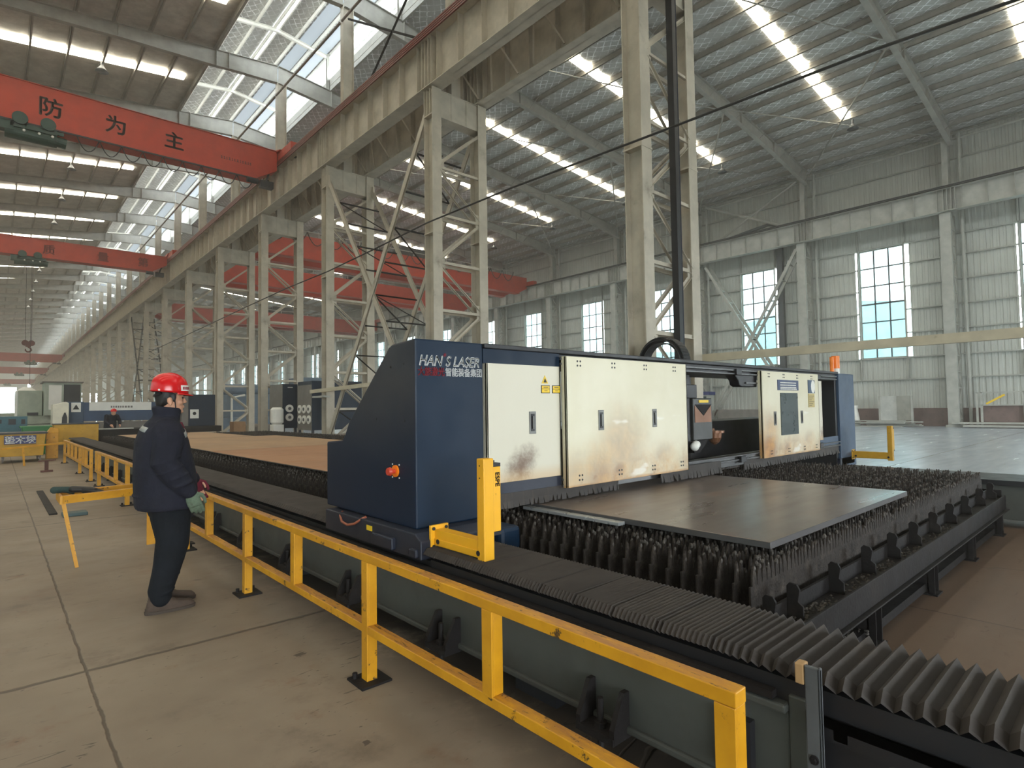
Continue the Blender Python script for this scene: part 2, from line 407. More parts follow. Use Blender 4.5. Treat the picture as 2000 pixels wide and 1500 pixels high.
def tag(o, label=None, cat=None, group=None, kind=None):
    if label: o['label'] = label
    if cat: o['category'] = cat
    if group: o['group'] = group
    if kind: o['kind'] = kind
    return o
def thing(name, label, cat, loc, group=None, rz=0.0):
    o = bpy.data.objects.new(name, None); COL.objects.link(o); o.location = loc; o.rotation_euler = (0, 0, rz)
    o.empty_display_size = .2
    return tag(o, label, cat, group)
def dup(o, loc, label=None, parent=None, group=None):
    c = o.copy(); COL.objects.link(c); c.location = loc if loc is not None else o.location
    if parent is not None: c.parent = parent
    if label: c['label'] = label
    if group: c['group'] = group
    for ch in list(o.children): dup(ch, None, None, c)
    return c
def struct(o): o['kind'] = 'structure'; return o
def copy_tree_pre(ch): return [x for x in ch.children]
ORD = ['first', 'second', 'third', 'fourth', 'fifth', 'sixth', 'seventh', 'eighth', 'ninth', 'tenth', 'eleventh', 'twelfth', 'thirteenth',
       'fourteenth', 'fifteenth', 'sixteenth', 'seventeenth', 'eighteenth', 'nineteenth', 'twentieth', 'twenty-first', 'twenty-second', 'twenty-third', 'twenty-fourth', 'twenty-fifth', 'twenty-sixth']
def ordn(i):
    if i < len(ORD): return ORD[i]
    n = i + 1; suf = 'th' if 10 <= n % 100 <= 20 else {1: 'st', 2: 'nd', 3: 'rd'}.get(n % 10, 'th'); return '%d%s' % (n, suf)
def text(body, size, at, right, up, m, name, parent, thick=.002, shear=0, align='LEFT', bold=0, sx=1.0):
    cu = bpy.data.curves.new(name, 'FONT'); cu.body = body; cu.size = size; cu.extrude = thick; cu.shear = shear; cu.align_x = align
    t = bpy.data.objects.new('tmp', cu); COL.objects.link(t)
    dg = bpy.context.evaluated_depsgraph_get(); me = bpy.data.meshes.new_from_object(t.evaluated_get(dg))
    bpy.data.objects.remove(t); bpy.data.curves.remove(cu)
    r = Vector(right).normalized() * sx; u = Vector(up).normalized(); n = Vector(right).normalized().cross(u)
    M4 = Matrix((r, u, n)).transposed().to_4x4(); M4.translation = Vector(at) - (wloc(parent) if parent else Vector())
    if bold:
        import bmesh
        b = bmesh.new(); b.from_mesh(me); g0 = list(b.verts) + list(b.edges) + list(b.faces)
        for dx, dy in ((bold, 0), (bold / 2, bold / 2), (bold / 2, -bold / 2)):
            r_ = bmesh.ops.duplicate(b, geom=g0); bmesh.ops.translate(b, verts=[v for v in r_['geom'] if isinstance(v, bmesh.types.BMVert)], vec=(dx, dy, thick * .1 * (1 + dx + dy)))
        b.to_mesh(me); b.free()
    me.transform(M4); me.materials.clear(); me.materials.append(m)
    o = bpy.data.objects.new(name, me); COL.objects.link(o)
    if parent is not None: o.parent = parent
    return o
def remesh(mb, name, m, parent, voxel, smooth=4):
    o = mb.build(name, m, None, local=True)
    md = o.modifiers.new('r', 'REMESH'); md.mode = 'VOXEL'; md.voxel_size = voxel; md.use_smooth_shade = True
    sm = o.modifiers.new('s', 'SMOOTH'); sm.factor = .5; sm.iterations = smooth
    dg = bpy.context.evaluated_depsgraph_get(); me = bpy.data.meshes.new_from_object(o.evaluated_get(dg))
    o.modifiers.clear(); old = o.data; o.data = me; bpy.data.meshes.remove(old); me.name = name
    if not me.materials: me.materials.append(m)
    o.parent = parent; return o
# ================================================================ the hall
Y0, BAY = 7.5, 8.04                     # centre line of the first visible column pair, bay length
def yk(k): return Y0 + BAY * k
NB = 36
XL, XR, XM = -20.6, 42.4, 11.4
def zr(x):                              # underside level of the roof sheet
    return 20.75 - .1 * (x - 11.3) if x > 11.3 else 20.75 + .115 * (x - 11.3)
WY = [(yk(k) + 4.02 - 1.23, yk(k) + 4.02 + 1.23) for k in range(-3, NB)]
WZ0, WZ1 = 4.32, 11.35

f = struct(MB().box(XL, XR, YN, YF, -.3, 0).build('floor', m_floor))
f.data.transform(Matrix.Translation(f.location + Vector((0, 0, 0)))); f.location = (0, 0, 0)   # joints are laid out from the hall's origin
struct(MB().box(-160, 220, -140, 330, -.7, -.34).build('ground_outside', m_outg))

def sheet_wall(name, x, sgn):
    """vertical profiled sheeting with window openings; ribs are real folds"""
    vs = []; fs = []; p = .3; d = .035
    def strip(ya, yb, z0, z1):
        o = [(ya, 0), (ya + .1, 0), (ya + .13, d), (ya + .22, d), (ya + .25, 0), (yb, 0)]
        for (a, da), (b, db) in zip(o, o[1:]):
            n = len(vs); vs.extend([(x + sgn * da, a, z0), (x + sgn * db, b, z0), (x + sgn * db, b, z1), (x + sgn * da, a, z1)]); fs.append((n, n + 1, n + 2, n + 3))
    y = YN
    while y < YF:
        c = y + p / 2; win = any(a - .15 < c < b + .15 for a, b in WY)
        if win: strip(y, y + p, 1.05, WZ0); strip(y, y + p, WZ1, 18.2)
        else: strip(y, y + p, 1.05, 18.2)
        y += p
    mb = MB(); mb.add(vs, fs)
    o = mb.build(name, m_sheet, fix=False); struct(o)
    gz = [2.9, WZ0 - .05, 5.8, 7.25, 8.7, 10.15, WZ1 + .06, 12.9, 14.4, 15.9, 17.4]
    for z in gz:
        if WZ0 < z < WZ1:
            ys = [YN] + [e for a, b in WY for e in (a - .06, b + .06)] + [YF]
            g = MB()
            for a, b in zip(ys[0::2], ys[1::2]): g.box(min(x - sgn * .02, x - sgn * .2), max(x - sgn * .02, x - sgn * .2), a, b, z - .035, z + .035)
        else: g = MB().box(min(x - sgn * .02, x - sgn * .2), max(x - sgn * .02, x - sgn * .2), YN, YF, z - .035, z + .035)
        g.build('girt_edge_rail', m_colr, o)
    for a, b in WY:
        for yy in (a - .06, b + .06): MB().box(min(x - sgn * .02, x - sgn * .2), max(x - sgn * .02, x - sgn * .2), yy - .04, yy + .04, 2.9, 12.9).build('window_post', m_colr, o)
    pl = MB().box(min(x, x - sgn * .24), max(x, x - sgn * .24), YN, YF, 0, 1.08)
    return o, pl
wr, pl = sheet_wall('wall_right', XR, 1); struct(pl.build('baseboard_right', m_maroon))
wl, pl = sheet_wall('wall_left', XL, -1); struct(pl.build('baseboard_left', m_maroon))

def make_window(n, x, a, b):
    fr = MB()
    for yy in (a, b): fr.box(x - .06, x + .06, yy - .04, yy + .04, WZ0, WZ1)
    for zz in (WZ0, WZ1): fr.box(x - .06, x + .06, a, b, zz - .04, zz + .04)
    o = struct(fr.build('window_%d' % n, m_colr))
    mu = MB()
    for t in (1 / 3, 2 / 3): mu.box(x - .025, x + .025, a + (b - a) * t - .04, a + (b - a) * t + .04, WZ0, WZ1)
    for t in range(1, 6): z = WZ0 + (WZ1 - WZ0) * t / 6; mu.box(x - .025, x + .025, a, b, z - (.055 if t == 3 else .04), z + (.055 if t == 3 else .04))
    mu.build('mullions', m_post, o)
    MB().box(x - .004, x + .004, a + .04, b - .04, WZ0 + .04, WZ1 - .04).build('glass_pane', m_glass, o)
    return o
wn = 0
w0 = None
for k, (a, b) in enumerate(WY):
    wn += 1
    if w0 is None: w0 = make_window(wn, XR, a, b)
    else:
        c = dup(w0, (XR, (a + b) / 2, w0.location.z)); c.name = 'window_%d' % wn
w0 = None
for k, (a, b) in enumerate(WY):
    wn += 1
    if w0 is None: w0 = make_window(wn, XL, a, b)
    else:
        c = dup(w0, (XL, (a + b) / 2, w0.location.z)); c.name = 'window_%d' % wn

# gable walls: the far one closed with a lit doorway, the near one behind the viewpoint with two open gates
def gable(name, y, holes):
    mb = MB()
    xs = sorted(set([XL, XR, 11.3] + [h[0] for h in holes] + [h[1] for h in holes]))
    for a, b in zip(xs, xs[1:]):
        c = (a + b) / 2; hz = sorted([(h[2], h[3]) for h in holes if h[0] < c < h[1]]); z = 0
        for h0, h1 in hz:
            if h0 > z: mb.box(a, b, y - .05, y + .05, z, h0)
            z = h1
        mb.prism([(a, z), (b, z), (b, zr(b) if b > 11.31 or b <= 11.3 else zr(b)), (a, zr(a))], 'y', y - .05, y + .05)
    return struct(mb.build(name, m_sheet))
gable('wall_far', YF, [(1.5, 6.2, 0, 12), (9.5, 14.0, 10.5, 13.5), (18, 32, 0, 10)])
gable('wall_near', YN, [(-12, 2, 0, 6), (19, 33, 0, 6)])

# roof sheets with quilted foil sagging between purlins
PP = 1.45
def roof(name, x0, x1, m, sag):
    n = max(1, round(abs(x1 - x0) / PP)); vs = []; fs = []
    st = []
    for i in range(n):
        for j in range(6):
            t = j / 6; x = x0 + (x1 - x0) * (i + t) / n; st.append((x, zr(x) - sag * math.sin(math.pi * t)))
    st.append((x1, zr(x1)))
    ny = 60
    for q in range(ny + 1):
        y = YN + (YF - YN) * q / ny
        for (x, z) in st: vs.append((x, y, z))
    W = len(st)
    for q in range(ny):
        for i in range(W - 1): fs.append((q * W + i, q * W + i + 1, (q + 1) * W + i + 1, (q + 1) * W + i))
    for (x, z) in ((x0, zr(x0)), (x1, zr(x1))): pass
    b = len(vs)
    vs += [(x0, YN, zr(x0) + .12), (x1, YN, zr(x1) + .12), (x1, YF, zr(x1) + .12), (x0, YF, zr(x0) + .12)]; fs.append((b, b + 1, b + 2, b + 3))
    o = struct(MB().add(vs, fs).build(name, m, smooth=True, fix=False))
    for i in range(n + 1):
        x = x0 + (x1 - x0) * i / n; z = zr(x)
        mb = MB(); mb.box(x - .012, x + .012, YN, YF, z - .3, z - .02); mb.box(x - .012, x + .07, YN, YF, z - .3, z - .28); mb.box(x - .07, x + .012, YN, YF, z - .04, z - .02)
        mb.build('purlin', m_purl, o)
    return o
MXL, MXR = 8.2, 14.35
rr = roof('ceiling_right', MXR, 42.6, m_foil, .10)
rl = roof('ceiling_left', -20.8, MXL, m_foill, .05)
SY = [yk(k) + 3.95 for k in range(-2, NB)]
for y in SY:
    for o, xa, xb, wd in ((rr, 16.5, 36.7, .27), (rl, -17.0, 7.62, .30)):
        mb = MB(); za, zb = zr(xa) - .13, zr(xb) - .13
        n = 14
        for i in range(n):
            a = xa + (xb - xa) * i / n; b = xa + (xb - xa) * (i + 1) / n
            mb.add([(a, y - wd, zr(a) - .14), (b, y - wd, zr(b) - .14), (b, y + wd, zr(b) - .14), (a, y + wd, zr(a) - .14)], [(0, 1, 2, 3)])
        mb.build('skylight_strip', m_sky, o, fix=False)
# ridge monitor
mv = MB()
def mz(x): return 22.85 - .13 * abs(x - 11.3)
mo = []
for (xa, xb) in ((7.3, 11.2), (11.4, 15.3)):
    mb = MB(); n = 4; st = []
    for i in range(n):
        for j in range(6):
            t = j / 6; x = xa + (xb - xa) * (i + t) / n; st.append((x, mz(x) - .06 * math.sin(math.pi * t)))
    st.append((xb, mz(xb)))
    ny = 60; vs = []; fs = []; W = len(st)
    for q in range(ny + 1):
        y = YN + (YF - YN) * q / ny
        for (x, z) in st: vs.append((x, y, z))
    for q in range(ny):
        for i in range(W - 1): fs.append((q * W + i, q * W + i + 1, (q + 1) * W + i + 1, (q + 1) * W + i))
    o = struct(MB().add(vs, fs).build('ceiling_monitor', m_foil, smooth=True, fix=False)); mo.append(o)
    for i in range(n + 1):
        x = xa + (xb - xa) * i / n; MB().box(x - .035, x + .035, YN, YF, mz(x) - .26, mz(x) - .04).build('purlin', m_white, o)
for (xa, xb) in ((12.6, 13.25), (13.7, 14.2)):
    MB().add([(xa, YN, mz(xa) - .09), (xb, YN, mz(xb) - .09), (xb, YF, mz(xb) - .09), (xa, YF, mz(xa) - .09)], [(0, 1, 2, 3)]).build('skylight_strip', m_sky2, mo[1], fix=False)
for i, x in enumerate((MXL, MXR)):
    s = -1 if i == 0 else 1
    tr = struct(MB().box(x - .05, x + .05, YN, YF, zr(x) - .32, zr(x) + .38).build('trim_%d' % (i + 1), m_raft))
    MB().box(x - .04, x + .04, YN, YF, 22.2, 22.4).build('eaves_beam', m_white, tr)

# rafters: tapered plate girders, each with the monitor frame it carries
def rafter(sec):
    mb = MB(); th = .012
    poly = [(x, zr(x) - .3) for x, d in sec] + [(x, zr(x) - .3 - d) for x, d in reversed(sec)]
    mb.prism(poly, 'y', -th, th)
    for (a, da), (b, db) in zip(sec, sec[1:]):
        for (z0, z1) in ((zr(a) - .3, zr(b) - .3), (zr(a) - .3 - da, zr(b) - .3 - db)):
            mb.bar((a, 0, z0), (b, 0, z1), .26, .02)
    for x, d in sec[1:-1]: mb.box(x - .015, x + .015, -.13, .13, zr(x) - .3 - d, zr(x) - .3)
    return mb
secl = [(-20.4, .9), (-14, .55), (0, .52), (4, .62), (8.2, .84), (8.8, .84), (11.3, .95)]
secr = [(11.35, .95), (14.4, .95), (22, .66), (32, .66), (36.3, .72), (41.5, .95)]
def move(mb, dx=0, dy=0, dz=0): mb.v = [(a + dx, b + dy, c + dz) for a, b, c in mb.v]; return mb
def braces_right(mb):                   # thin fly braces from rafter to purlins
    return mb
ra0 = rb0 = None
for k in range(-1, NB):
    y = yk(k)
    la = 'grey tapered roof rafter over the left bay, above the %s column of the middle row' % ordn(k) if k >= 0 else 'grey tapered roof rafter of the left bay nearest overhead'
    lb = 'grey tapered roof rafter over the right bay, above the %s column of the middle row' % ordn(k) if k >= 0 else 'grey tapered roof rafter of the right bay nearest overhead'
    if ra0 is None:
        ra0 = thing('roof_rafter', la, 'roof beam', (XM, y, 19.4), 'rafters over the left bay')
        move(rafter(secl), dy=y).build('rafter_girder', m_raft, ra0)
        for x in (8.35, 14.2): MB().isec((x, y, zr(x) - .3), (x, y, 22.3), .14, .16, up=(0, 1, 0)).build('monitor_post', m_raft, ra0)
        for x in (8.35, 14.2): MB().isec((x, y, mz(x) - .36), (11.3, y, mz(11.3) - .36), .14, .2).build('monitor_beam', m_white, ra0)
        rb0 = thing('roof_rafter', lb, 'roof beam', (XM + .1, y, 19.4), 'rafters over the right bay')
        move(rafter(secr), dy=y).build('rafter_girder', m_raft, rb0)
        for i in range(1, 19, 2):
            x = 15.5 + i * PP
            for s in (-1, 1): MB().bar((x, y, zr(x) - .9), (x + .2, y + s * .75, zr(x) - .25), .03, .03).build('fly_brace', m_raft, rb0)
    else:
        dup(ra0, (XM, y, 19.4), la); dup(rb0, (XM + .1, y, 19.4), lb)

# roof bracing of the right bay: crossed tubes between neighbouring rafters, near the outer wall
pr = None
for k in range(0, 5):
    y = yk(k); 
    lab = 'crossed steel roof bracing over the right bay beyond the %s column of the middle row' % ordn(k)
    if k == 4: break
    if pr is None:
        pr = thing('roof_bracing', lab, 'bracing', (32, y, 18), 'roof bracing tubes of the right bay')
        mb = MB(); za = zr(30.2) - .95; zb = zr(41.3) - .95
        mb.tube([(30.2, y, za), (41.3, y + BAY, zb)], .045, 8); mb.build('brace_tube', m_raft, pr)
        mb = MB(); mb.tube([(41.3, y, zb + .02), (30.2, y + BAY, za + .1)], .03, 8); mb.build('brace_tube', m_raft, pr)
        mb = MB(); mb.tube([(14.6, y + BAY, zr(14.6) - .95), (30.2, y, za)], .03, 8); mb.build('brace_tube', m_raft, pr)
    else: dup(pr, (32, y, 18), lab)

# ---------------------------------------------------------------- middle column row
XA, XB = 10.58, 12.48
def leg_mb(x, y, z0, z1):
    mb = MB(); w, h = .36, .46
    for s in (-1, 1): mb.box(x - w / 2, x + w / 2, y + s * (h / 2) - .011, y + s * (h / 2) + .011, z0, z1)
    mb.box(x - .008, x + .008, y - h / 2, y + h / 2, z0, z1); return mb
def middle_column(y):
    t = thing('laced_column', '', 'column', ((XA + XB) / 2, y, 0), 'columns of the middle row')
    for x in (XA, XB):
        mb = leg_mb(x, y, 0, 11.98)
        mb.box(x - .2, x + .2, y - .25, y + .25, 7.16, 7.2); mb.box(x - .185, x + .185, y - .24, y + .24, 11.06, 11.1)
        for q in (-.09, .09): mb.box(x - .18, x - .16, y + q - .01, y + q + .01, 11.1, 11.95); mb.box(x - .18, x + .18, y + q - .01, y + q + .01, 11.1, 11.95)
        mb.build('column_leg', m_col, t)
        MB().box(x - .32, x + .32, y - .36, y + .36, 0, .05).build('base_plate', m_col, t)
    mb = MB(); mb.box(XA, XB, y - .18, y - .165, 11.1, 11.98); mb.box(XA, XB, y - .2, y + .2, 11.06, 11.09); mb.box(XA, XB, y - .2, y + .2, 11.95, 11.98)
    for q in (.33, .66): x = XA + (XB - XA) * q; mb.box(x - .01, x + .01, y - .2, y, 11.1, 11.95)
    mb.build('cap_beam', m_col, t)
    zs = [10.95 - 1.57 * i for i in range(8)] 
    for i in range(7):
        za, zb = zs[i], zs[i + 1]
        if zb < -.2: break
        for yy in (y - .19, y + .19):
            mb = MB()
            if i % 2 == 0: mb.bar((XB - .12, yy, za - .05), (XA + .12, yy, zb + .12), .012, .09)
            else: mb.bar((XA + .12, yy, za - .12), (XB - .12, yy, zb + .1), .012, .09)
            mb.bar((XA + .12, yy - .03, za - .1) if i % 2 else (XB - .12, yy - .03, za - .1), (XB - .12, yy - .03, zb + .06) if i % 2 else (XA + .12, yy - .03, zb + .06), .06, .01)
            mb.box(XA + .17, XA + .3, yy - .011, yy + .011, zb - .22, zb + .3) if i % 2 == 0 else mb.box(XB - .3, XB - .17, yy - .011, yy + .011, zb - .22, zb + .3)
            mb.build('lacing_bar', m_col, t)
        for yy in (y - .19, y + .19): mb = MB(); mb.box(XA + .17, XB - .17, yy - .015, yy + .015, zb - .05, zb + .05); mb.box(XA + .17, XB - .17, yy - .05 if yy < y else yy - .006, yy + .006 if yy < y else yy + .05, zb - .05, zb - .04); mb.build('strut', m_col, t)
    mb = MB(); mb.isec((11.5, y, 11.98), (11.5, y, 19.55), .3, .5, up=(1, 0, 0)); mb.build('column_extension', m_col, t)
    return t
c0 = None
for k in range(0, NB):
    lab = ('tall grey laced column rising behind the cutting gantry, first of the middle row' if k == 0 else
           'tall grey laced column of the middle row, %s from the camera' % ordn(k))
    if c0 is None: c0 = middle_column(yk(k)); c0['label'] = lab
    else: dup(c0, (c0.location.x, yk(k), 0), lab)

def runway(name, x, z0, z1, label, face, m, stiff, rail=True):
    """long crane girder: web, flanges, stiffeners every bay fraction"""
    t = thing(name, label, 'crane girder', (x, YM, z0))
    mb = MB(); mb.box(x - .008, x + .008, YN, YF, z0, z1); mb.box(x - .26, x + .26, YN, YF, z0, z0 + .025); mb.box(x - .3, x + .3, YN, YF, z1 - .025, z1)
    mb.build('girder_beam', m, t)
    y = yk(0) - 14 * stiff + stiff / 2; st0 = None; far = MB(); n = 0
    while y < YF:
        if st0 is None: mb = MB(); mb.box(x - .22, x + .22, y - .008, y + .008, z0 + .12, z1 - .025); mb.box(x - .22, x - .008, y - .008, y + .008, z0 + .02, z0 + .12); st0 = mb.build('stiffener', m, t); s_y = y
        elif n < 96: dup(st0, (0, y - s_y, 0), None, t)
        else: far.box(x - .22, x + .22, y - .008, y + .008, z0 + .12, z1 - .025)
        y += stiff; n += 1
    if far.v: tag(far.build('stiffener', m, t), kind='stuff')
    sp0 = None
    for k in range(-2, NB):
        if sp0 is None:
            mb = MB()
            for q in (-.28, -.1, .1, .28): mb.box(x - .24, x + .24, yk(k) + q - .012, yk(k) + q + .012, z0, z1)
            sp0 = mb.build('splice_joint', m, t)
        else: dup(sp0, (0, BAY * (k + 2), 0), None, t)
    if rail: mb = MB(); mb.box(x - .06, x + .06, YN, YF, z1, z1 + .02); mb.box(x - .015, x + .015, YN, YF, z1, z1 + .12); mb.box(x - .035, x + .035, YN, YF, z1 + .1, z1 + .14); mb.build('crane_rail', m_dark, t)
    return t
ga = runway('crane_runway_girder', XA, 12.0, 13.65, 'long cream crane girder along the left side of the middle columns', -1, m_col, BAY / 7)
gb = runway('crane_runway_girder', XB, 12.0, 13.65, 'long shaded crane girder along the right side of the middle columns', 1, m_col, BAY / 7)
mb = MB()
mb.box(XB - .9, XB - .35, YN, YF, 13.5, 13.54)
for i in range(0, 154): y = YN + i * 2.01; mb.bar((XB - .25, y, 12.1), (XB - .8, y + .6, 13.45), .05, .05); mb.bar((XB - .25, y + 1.3, 12.1), (XB - .8, y + .7, 13.45), .05, .05)
mb.build('walkway_truss', m_col, gb)
for i, (dx, z) in enumerate(((-.34, 13.84), (-.36, 13.74), (-.38, 13.64), (-.4, 13.54))):
    tag(MB().box(XA + dx - .025, XA + dx + .025, YN, YF, z - .025, z + .025).build('conductor_bar', m_redbar),
        'dark red conductor bar along the middle crane girder, %s from the top' % ordn(i), 'conductor bar', 'conductor bars on the crane girder')
gr = runway('crane_runway_girder', 40.7, 12.4, 13.7, 'long pale crane girder along the right wall above the windows', -1, m_colr, BAY / 7)
tag(MB().box(40.2, 40.24, YN, YF, 13.72, 13.8).build('conductor_bar', m_cable), 'thin black conductor bar along the girder on the right wall', 'conductor bar')

m_tie = mat('tie_brown_paint', (110, 98, 86), .6)
# ridge tie tubes between the upper columns
for k in range(0, 8):
    tag(MB().tube([(11.2, yk(k) + .1, 18.75), (11.2, yk(k + 1) - .1, 18.75)], .055, 10).build('tie_tube', m_tie),
        'dark round tie tube under the ridge between the %s and %s middle columns' % (ordn(k), ordn(k + 1)), 'tie tube', 'tie tubes under the ridge')

# vertical cross bracing between middle columns
def cross(k, lab, m=m_col):
    a, b = yk(k) + .25, yk(k + 1) - .25
    t = thing('cross_bracing', lab, 'bracing', (XM, (a + b) / 2, 0), 'cross bracing of the middle row')
    for x in (XA - .1, XB + .05):
        for (p, q) in (((a, 11.3), (b, .35)), ((b, 11.3), (a, .35))):
            mb = MB(); o = .0 if p[0] == a else .03
            for s in (-.0, .07): mb.bar((x + o + s, p[0], p[1]), (x + o + s, q[0], q[1]), .012, .2, up=(0, 0, 1))
            mb.box(x + o - .0, x + o + .075, p[0] - .1, p[0] + .1, p[1] - .25, p[1] + .25)
            mb.build('brace_member', m, t)
    for i in range(1, 10):
        f = i / 10
        for (p, q) in (((a, 11.3), (b, .35)), ((b, 11.3), (a, .35))):
            y = p[0] + (q[0] - p[0]) * f; z = p[1] + (q[1] - p[1]) * f; MB().bar((XA, y, z), (XB, y, z), .05, .05).build('brace_rung', m_dark, t)
            if i % 2: MB().bar((XA, y, z), (XB, y + (q[0] - p[0]) * .1, z + (q[1] - p[1]) * .1), .05, .03).build('brace_rung', m_dark, t)
    return t
cross(1, 'big steel X bracing between the second and third middle columns')
cross(7, 'steel X bracing far back between the eighth and ninth middle columns', m_dark)
t = thing('cross_bracing', 'dark X bracing above the crane girder beyond the first middle column', 'bracing', (11.5, yk(1) + 4, 13.7))
for (p, q) in (((yk(1) + .2, 13.9), (yk(2) - .2, 18.9)), ((yk(2) - .2, 13.9), (yk(1) + .2, 18.9))):
    mb = MB(); mb.bar((11.45, p[0], p[1]), (11.45, q[0], q[1]), .09, .012); mb.bar((11.45, p[0], p[1]), (11.45, q[0], q[1]), .012, .09); mb.build('brace_member', m_dark, t)

# ---------------------------------------------------------------- right wall columns
def wall_column(y):
    t = thing('wall_column', '', 'column', (41.3, y, 0), 'columns along the right wall')
    mb = MB()
    for s in (-1, 1): mb.box(40.75, 40.98, y + s * .25 - .01, y + s * .25 + .01, 0, 12.38)
    mb.box(40.74, 40.76, y - .26, y + .26, 0, 12.38); mb.build('column_leg', m_colr, t)
    mb = MB(); mb.box(41.78, 42.1, y - .22, y + .22, 0, 12.38); mb.build('column_leg', m_colr, t)
    z = .4; i = 0
    while z < 12:
        for yy in (y - .24, y + .24):
            mb = MB(); mb.box(40.9, 41.9, yy - .02, yy + .02, z - .025, z + .025)
            mb.bar((40.95 if i % 2 else 41.85, yy, z), (41.85 if i % 2 else 40.95, yy, z + .92), .03, .05); mb.build('lacing_bar', m_colr, t)
        z += .92; i += 1
    mb = MB(); mb.isec((41.6, y, 12.38), (41.6, y, 17.3), .3, .6, up=(1, 0, 0)); mb.build('column_extension', m_colr, t)
    MB().box(40.6, 42.1, y - .35, y + .35, 0, .12).build('base_plate', m_colr, t)
    return t
def downpipe(y):
    mb = MB(); mb.tube([(41.75, y, .1), (41.75, y, 17.2)], .085, 10)
    for z in (2.8, 6, 9, 12, 15): mb.tube([(41.75, y, z), (41.75, y, z + .1)], .1, 10)
    return tag(mb.build('downpipe', m_colr), '', 'pipe', 'downpipes on the right wall')
cw = dp = None
for k in range(0, 20):
    y = yk(k) + .28
    la = 'pale laced wall column under the right girder, %s from the right of the photo' % ordn(k)
    lb = 'pale grey rainwater downpipe beside the %s wall column from the right of the photo' % ordn(k)
    if cw is None: cw = wall_column(y); cw['label'] = la; dp = downpipe(y - .62); dp['label'] = lb
    else: dup(cw, (41.3, y, 0), la); dup(dp, (dp.location.x, y - .62, dp.location.z), lb)
# X bracing on the right wall, lattice diagonals below the girder and thin ones above
def wall_cross(k, lab):
    a, b = yk(k) + .6, yk(k + 1) - .6
    t = thing('cross_bracing', lab, 'bracing', (41.3, (a + b) / 2, 0), 'lattice bracing on the right wall')
    for (p, q) in (((a, 12.1), (b, .3)), ((b, 12.1), (a, .3))):
        mb = MB()
        ox = 0 if p[0] == a else .03
        for x in (40.9 + ox, 41.7 + ox): mb.bar((x, p[0], p[1]), (x, q[0], q[1]), .1, .2)
        for i in range(1, 12):
            f = i / 12; y = p[0] + (q[0] - p[0]) * f; z = p[1] + (q[1] - p[1]) * f; mb.bar((40.9, y, z), (41.7, y, z), .07, .07)
        mb.build('lattice_diagonal', m_colr, t)
    for (p, q) in (((a, 16.9), (b - .8, 13.9)), ((b, 16.9), (a + .8, 13.9))):
        mb = MB(); mb.tube([(41.25, p[0], p[1]), (41.25, q[0], q[1])], .09, 8); mb.build('brace_tube', m_colr, t)
    return t
wall_cross(1, 'lattice X bracing across the window bay on the right wall behind the gantry')
wall_cross(7, 'lattice X bracing far along the right wall')
tag(MB().box(41.88, 42.16, 17.55, 17.95, 1.1, 13).build('dark_duct', m_post), 'dark vertical duct beside the window behind the X bracing on the right wall', 'duct')
mb = MB(); mb.tube([(41.75, 23.0, 13.95), (41.75, 20.2, 14.3), (41.75, 18.4, 14.5), (41.75, 17.75, 14.3), (41.75, 17.75, 13.75)], .12, 8)
tag(mb.build('cable_duct', m_post), 'dark bent cable duct lying on the right wall girder above the X bracing', 'duct')
for z, r in ((16.95, .08),):
    tag(MB().tube([(41.9, YN + 1, z), (41.9, YF - 1, z)], r, 8).build('wall_pipe', m_colr), 'thin horizontal pipe under the eaves along the right wall', 'pipe')

# long steel tubes strung beside the column row
mb = MB(); mb.box(12.93, 13.07, -6, 8.0, 2.55, 2.73)
tag(mb.build('steel_tube_rail', m_tube), 'long beige square tube running right from the first middle column past the windows', 'tube')
mb = MB(); mb.bar((10.25, 24.6, 2.3), (10.25, 8.2, 2.62), .1, .15)
tag(mb.build('steel_tube_rail', m_tube), 'beige square tube leaning across the third middle column behind the blue cabinet', 'tube')
tag(MB().box(10.1, 10.4, 23.0, 24.1, 2.02, 2.1).build('tube_bracket', m_colr), 'pale bracket on the third middle column under the beige tube', 'bracket')
# power cable sagging along the row
pts = [(10.2, y, z) for y, z in ((-4, 6.7), (1, 6.9), (2.8, 7.03), (6.9, 7.18), (11.3, 7.36), (15.3, 7.43), (19, 7.32), (22.75, 7.24), (27, 7.28), (33.2, 7.22), (41, 7.1), (60, 6.9))]
tag(MB().tube(pts, .025, 6).build('power_cable', m_cable), 'black power cable strung along the middle columns to the upper right', 'cable')
# dark cable riser on the first middle column
t = thing('cable_riser', 'black cable trunking rising up the first middle column above the gantry', 'cable trunking', (11.75, 7.05, 0))
MB().box(11.46, 11.60, 7.1, 7.26, .0, 13.4).build('trunking', m_black, t)
mb = MB()
for i in range(4): mb.tube([(11.64 + i * .045, 7.2, 0), (11.64 + i * .045, 7.2, 13.4)], .02, 6)
mb.build('cables', m_navyd, t)
# thin dusty haze hanging in the hall
hm = bpy.data.materials.new('dusty_haze'); hm.use_nodes = True
hn = hm.node_tree.nodes; hn.clear()
hv = hn.new('ShaderNodeVolumeScatter'); hv.inputs['Color'].default_value = (1, .97, .9, 1); hv.inputs['Density'].default_value = .0019; hv.inputs['Anisotropy'].default_value = .2
ho = hn.new('ShaderNodeOutputMaterial'); hm.node_tree.links.new(hv.outputs[0], ho.inputs['Volume'])
hz_ = MB().box(XL - 2.5, XR + 2.5, YN - 2, YF + 2, -.32, 24).build('haze', hm); tag(hz_, 'thin pale dusty haze filling the hall', 'haze', kind='stuff')
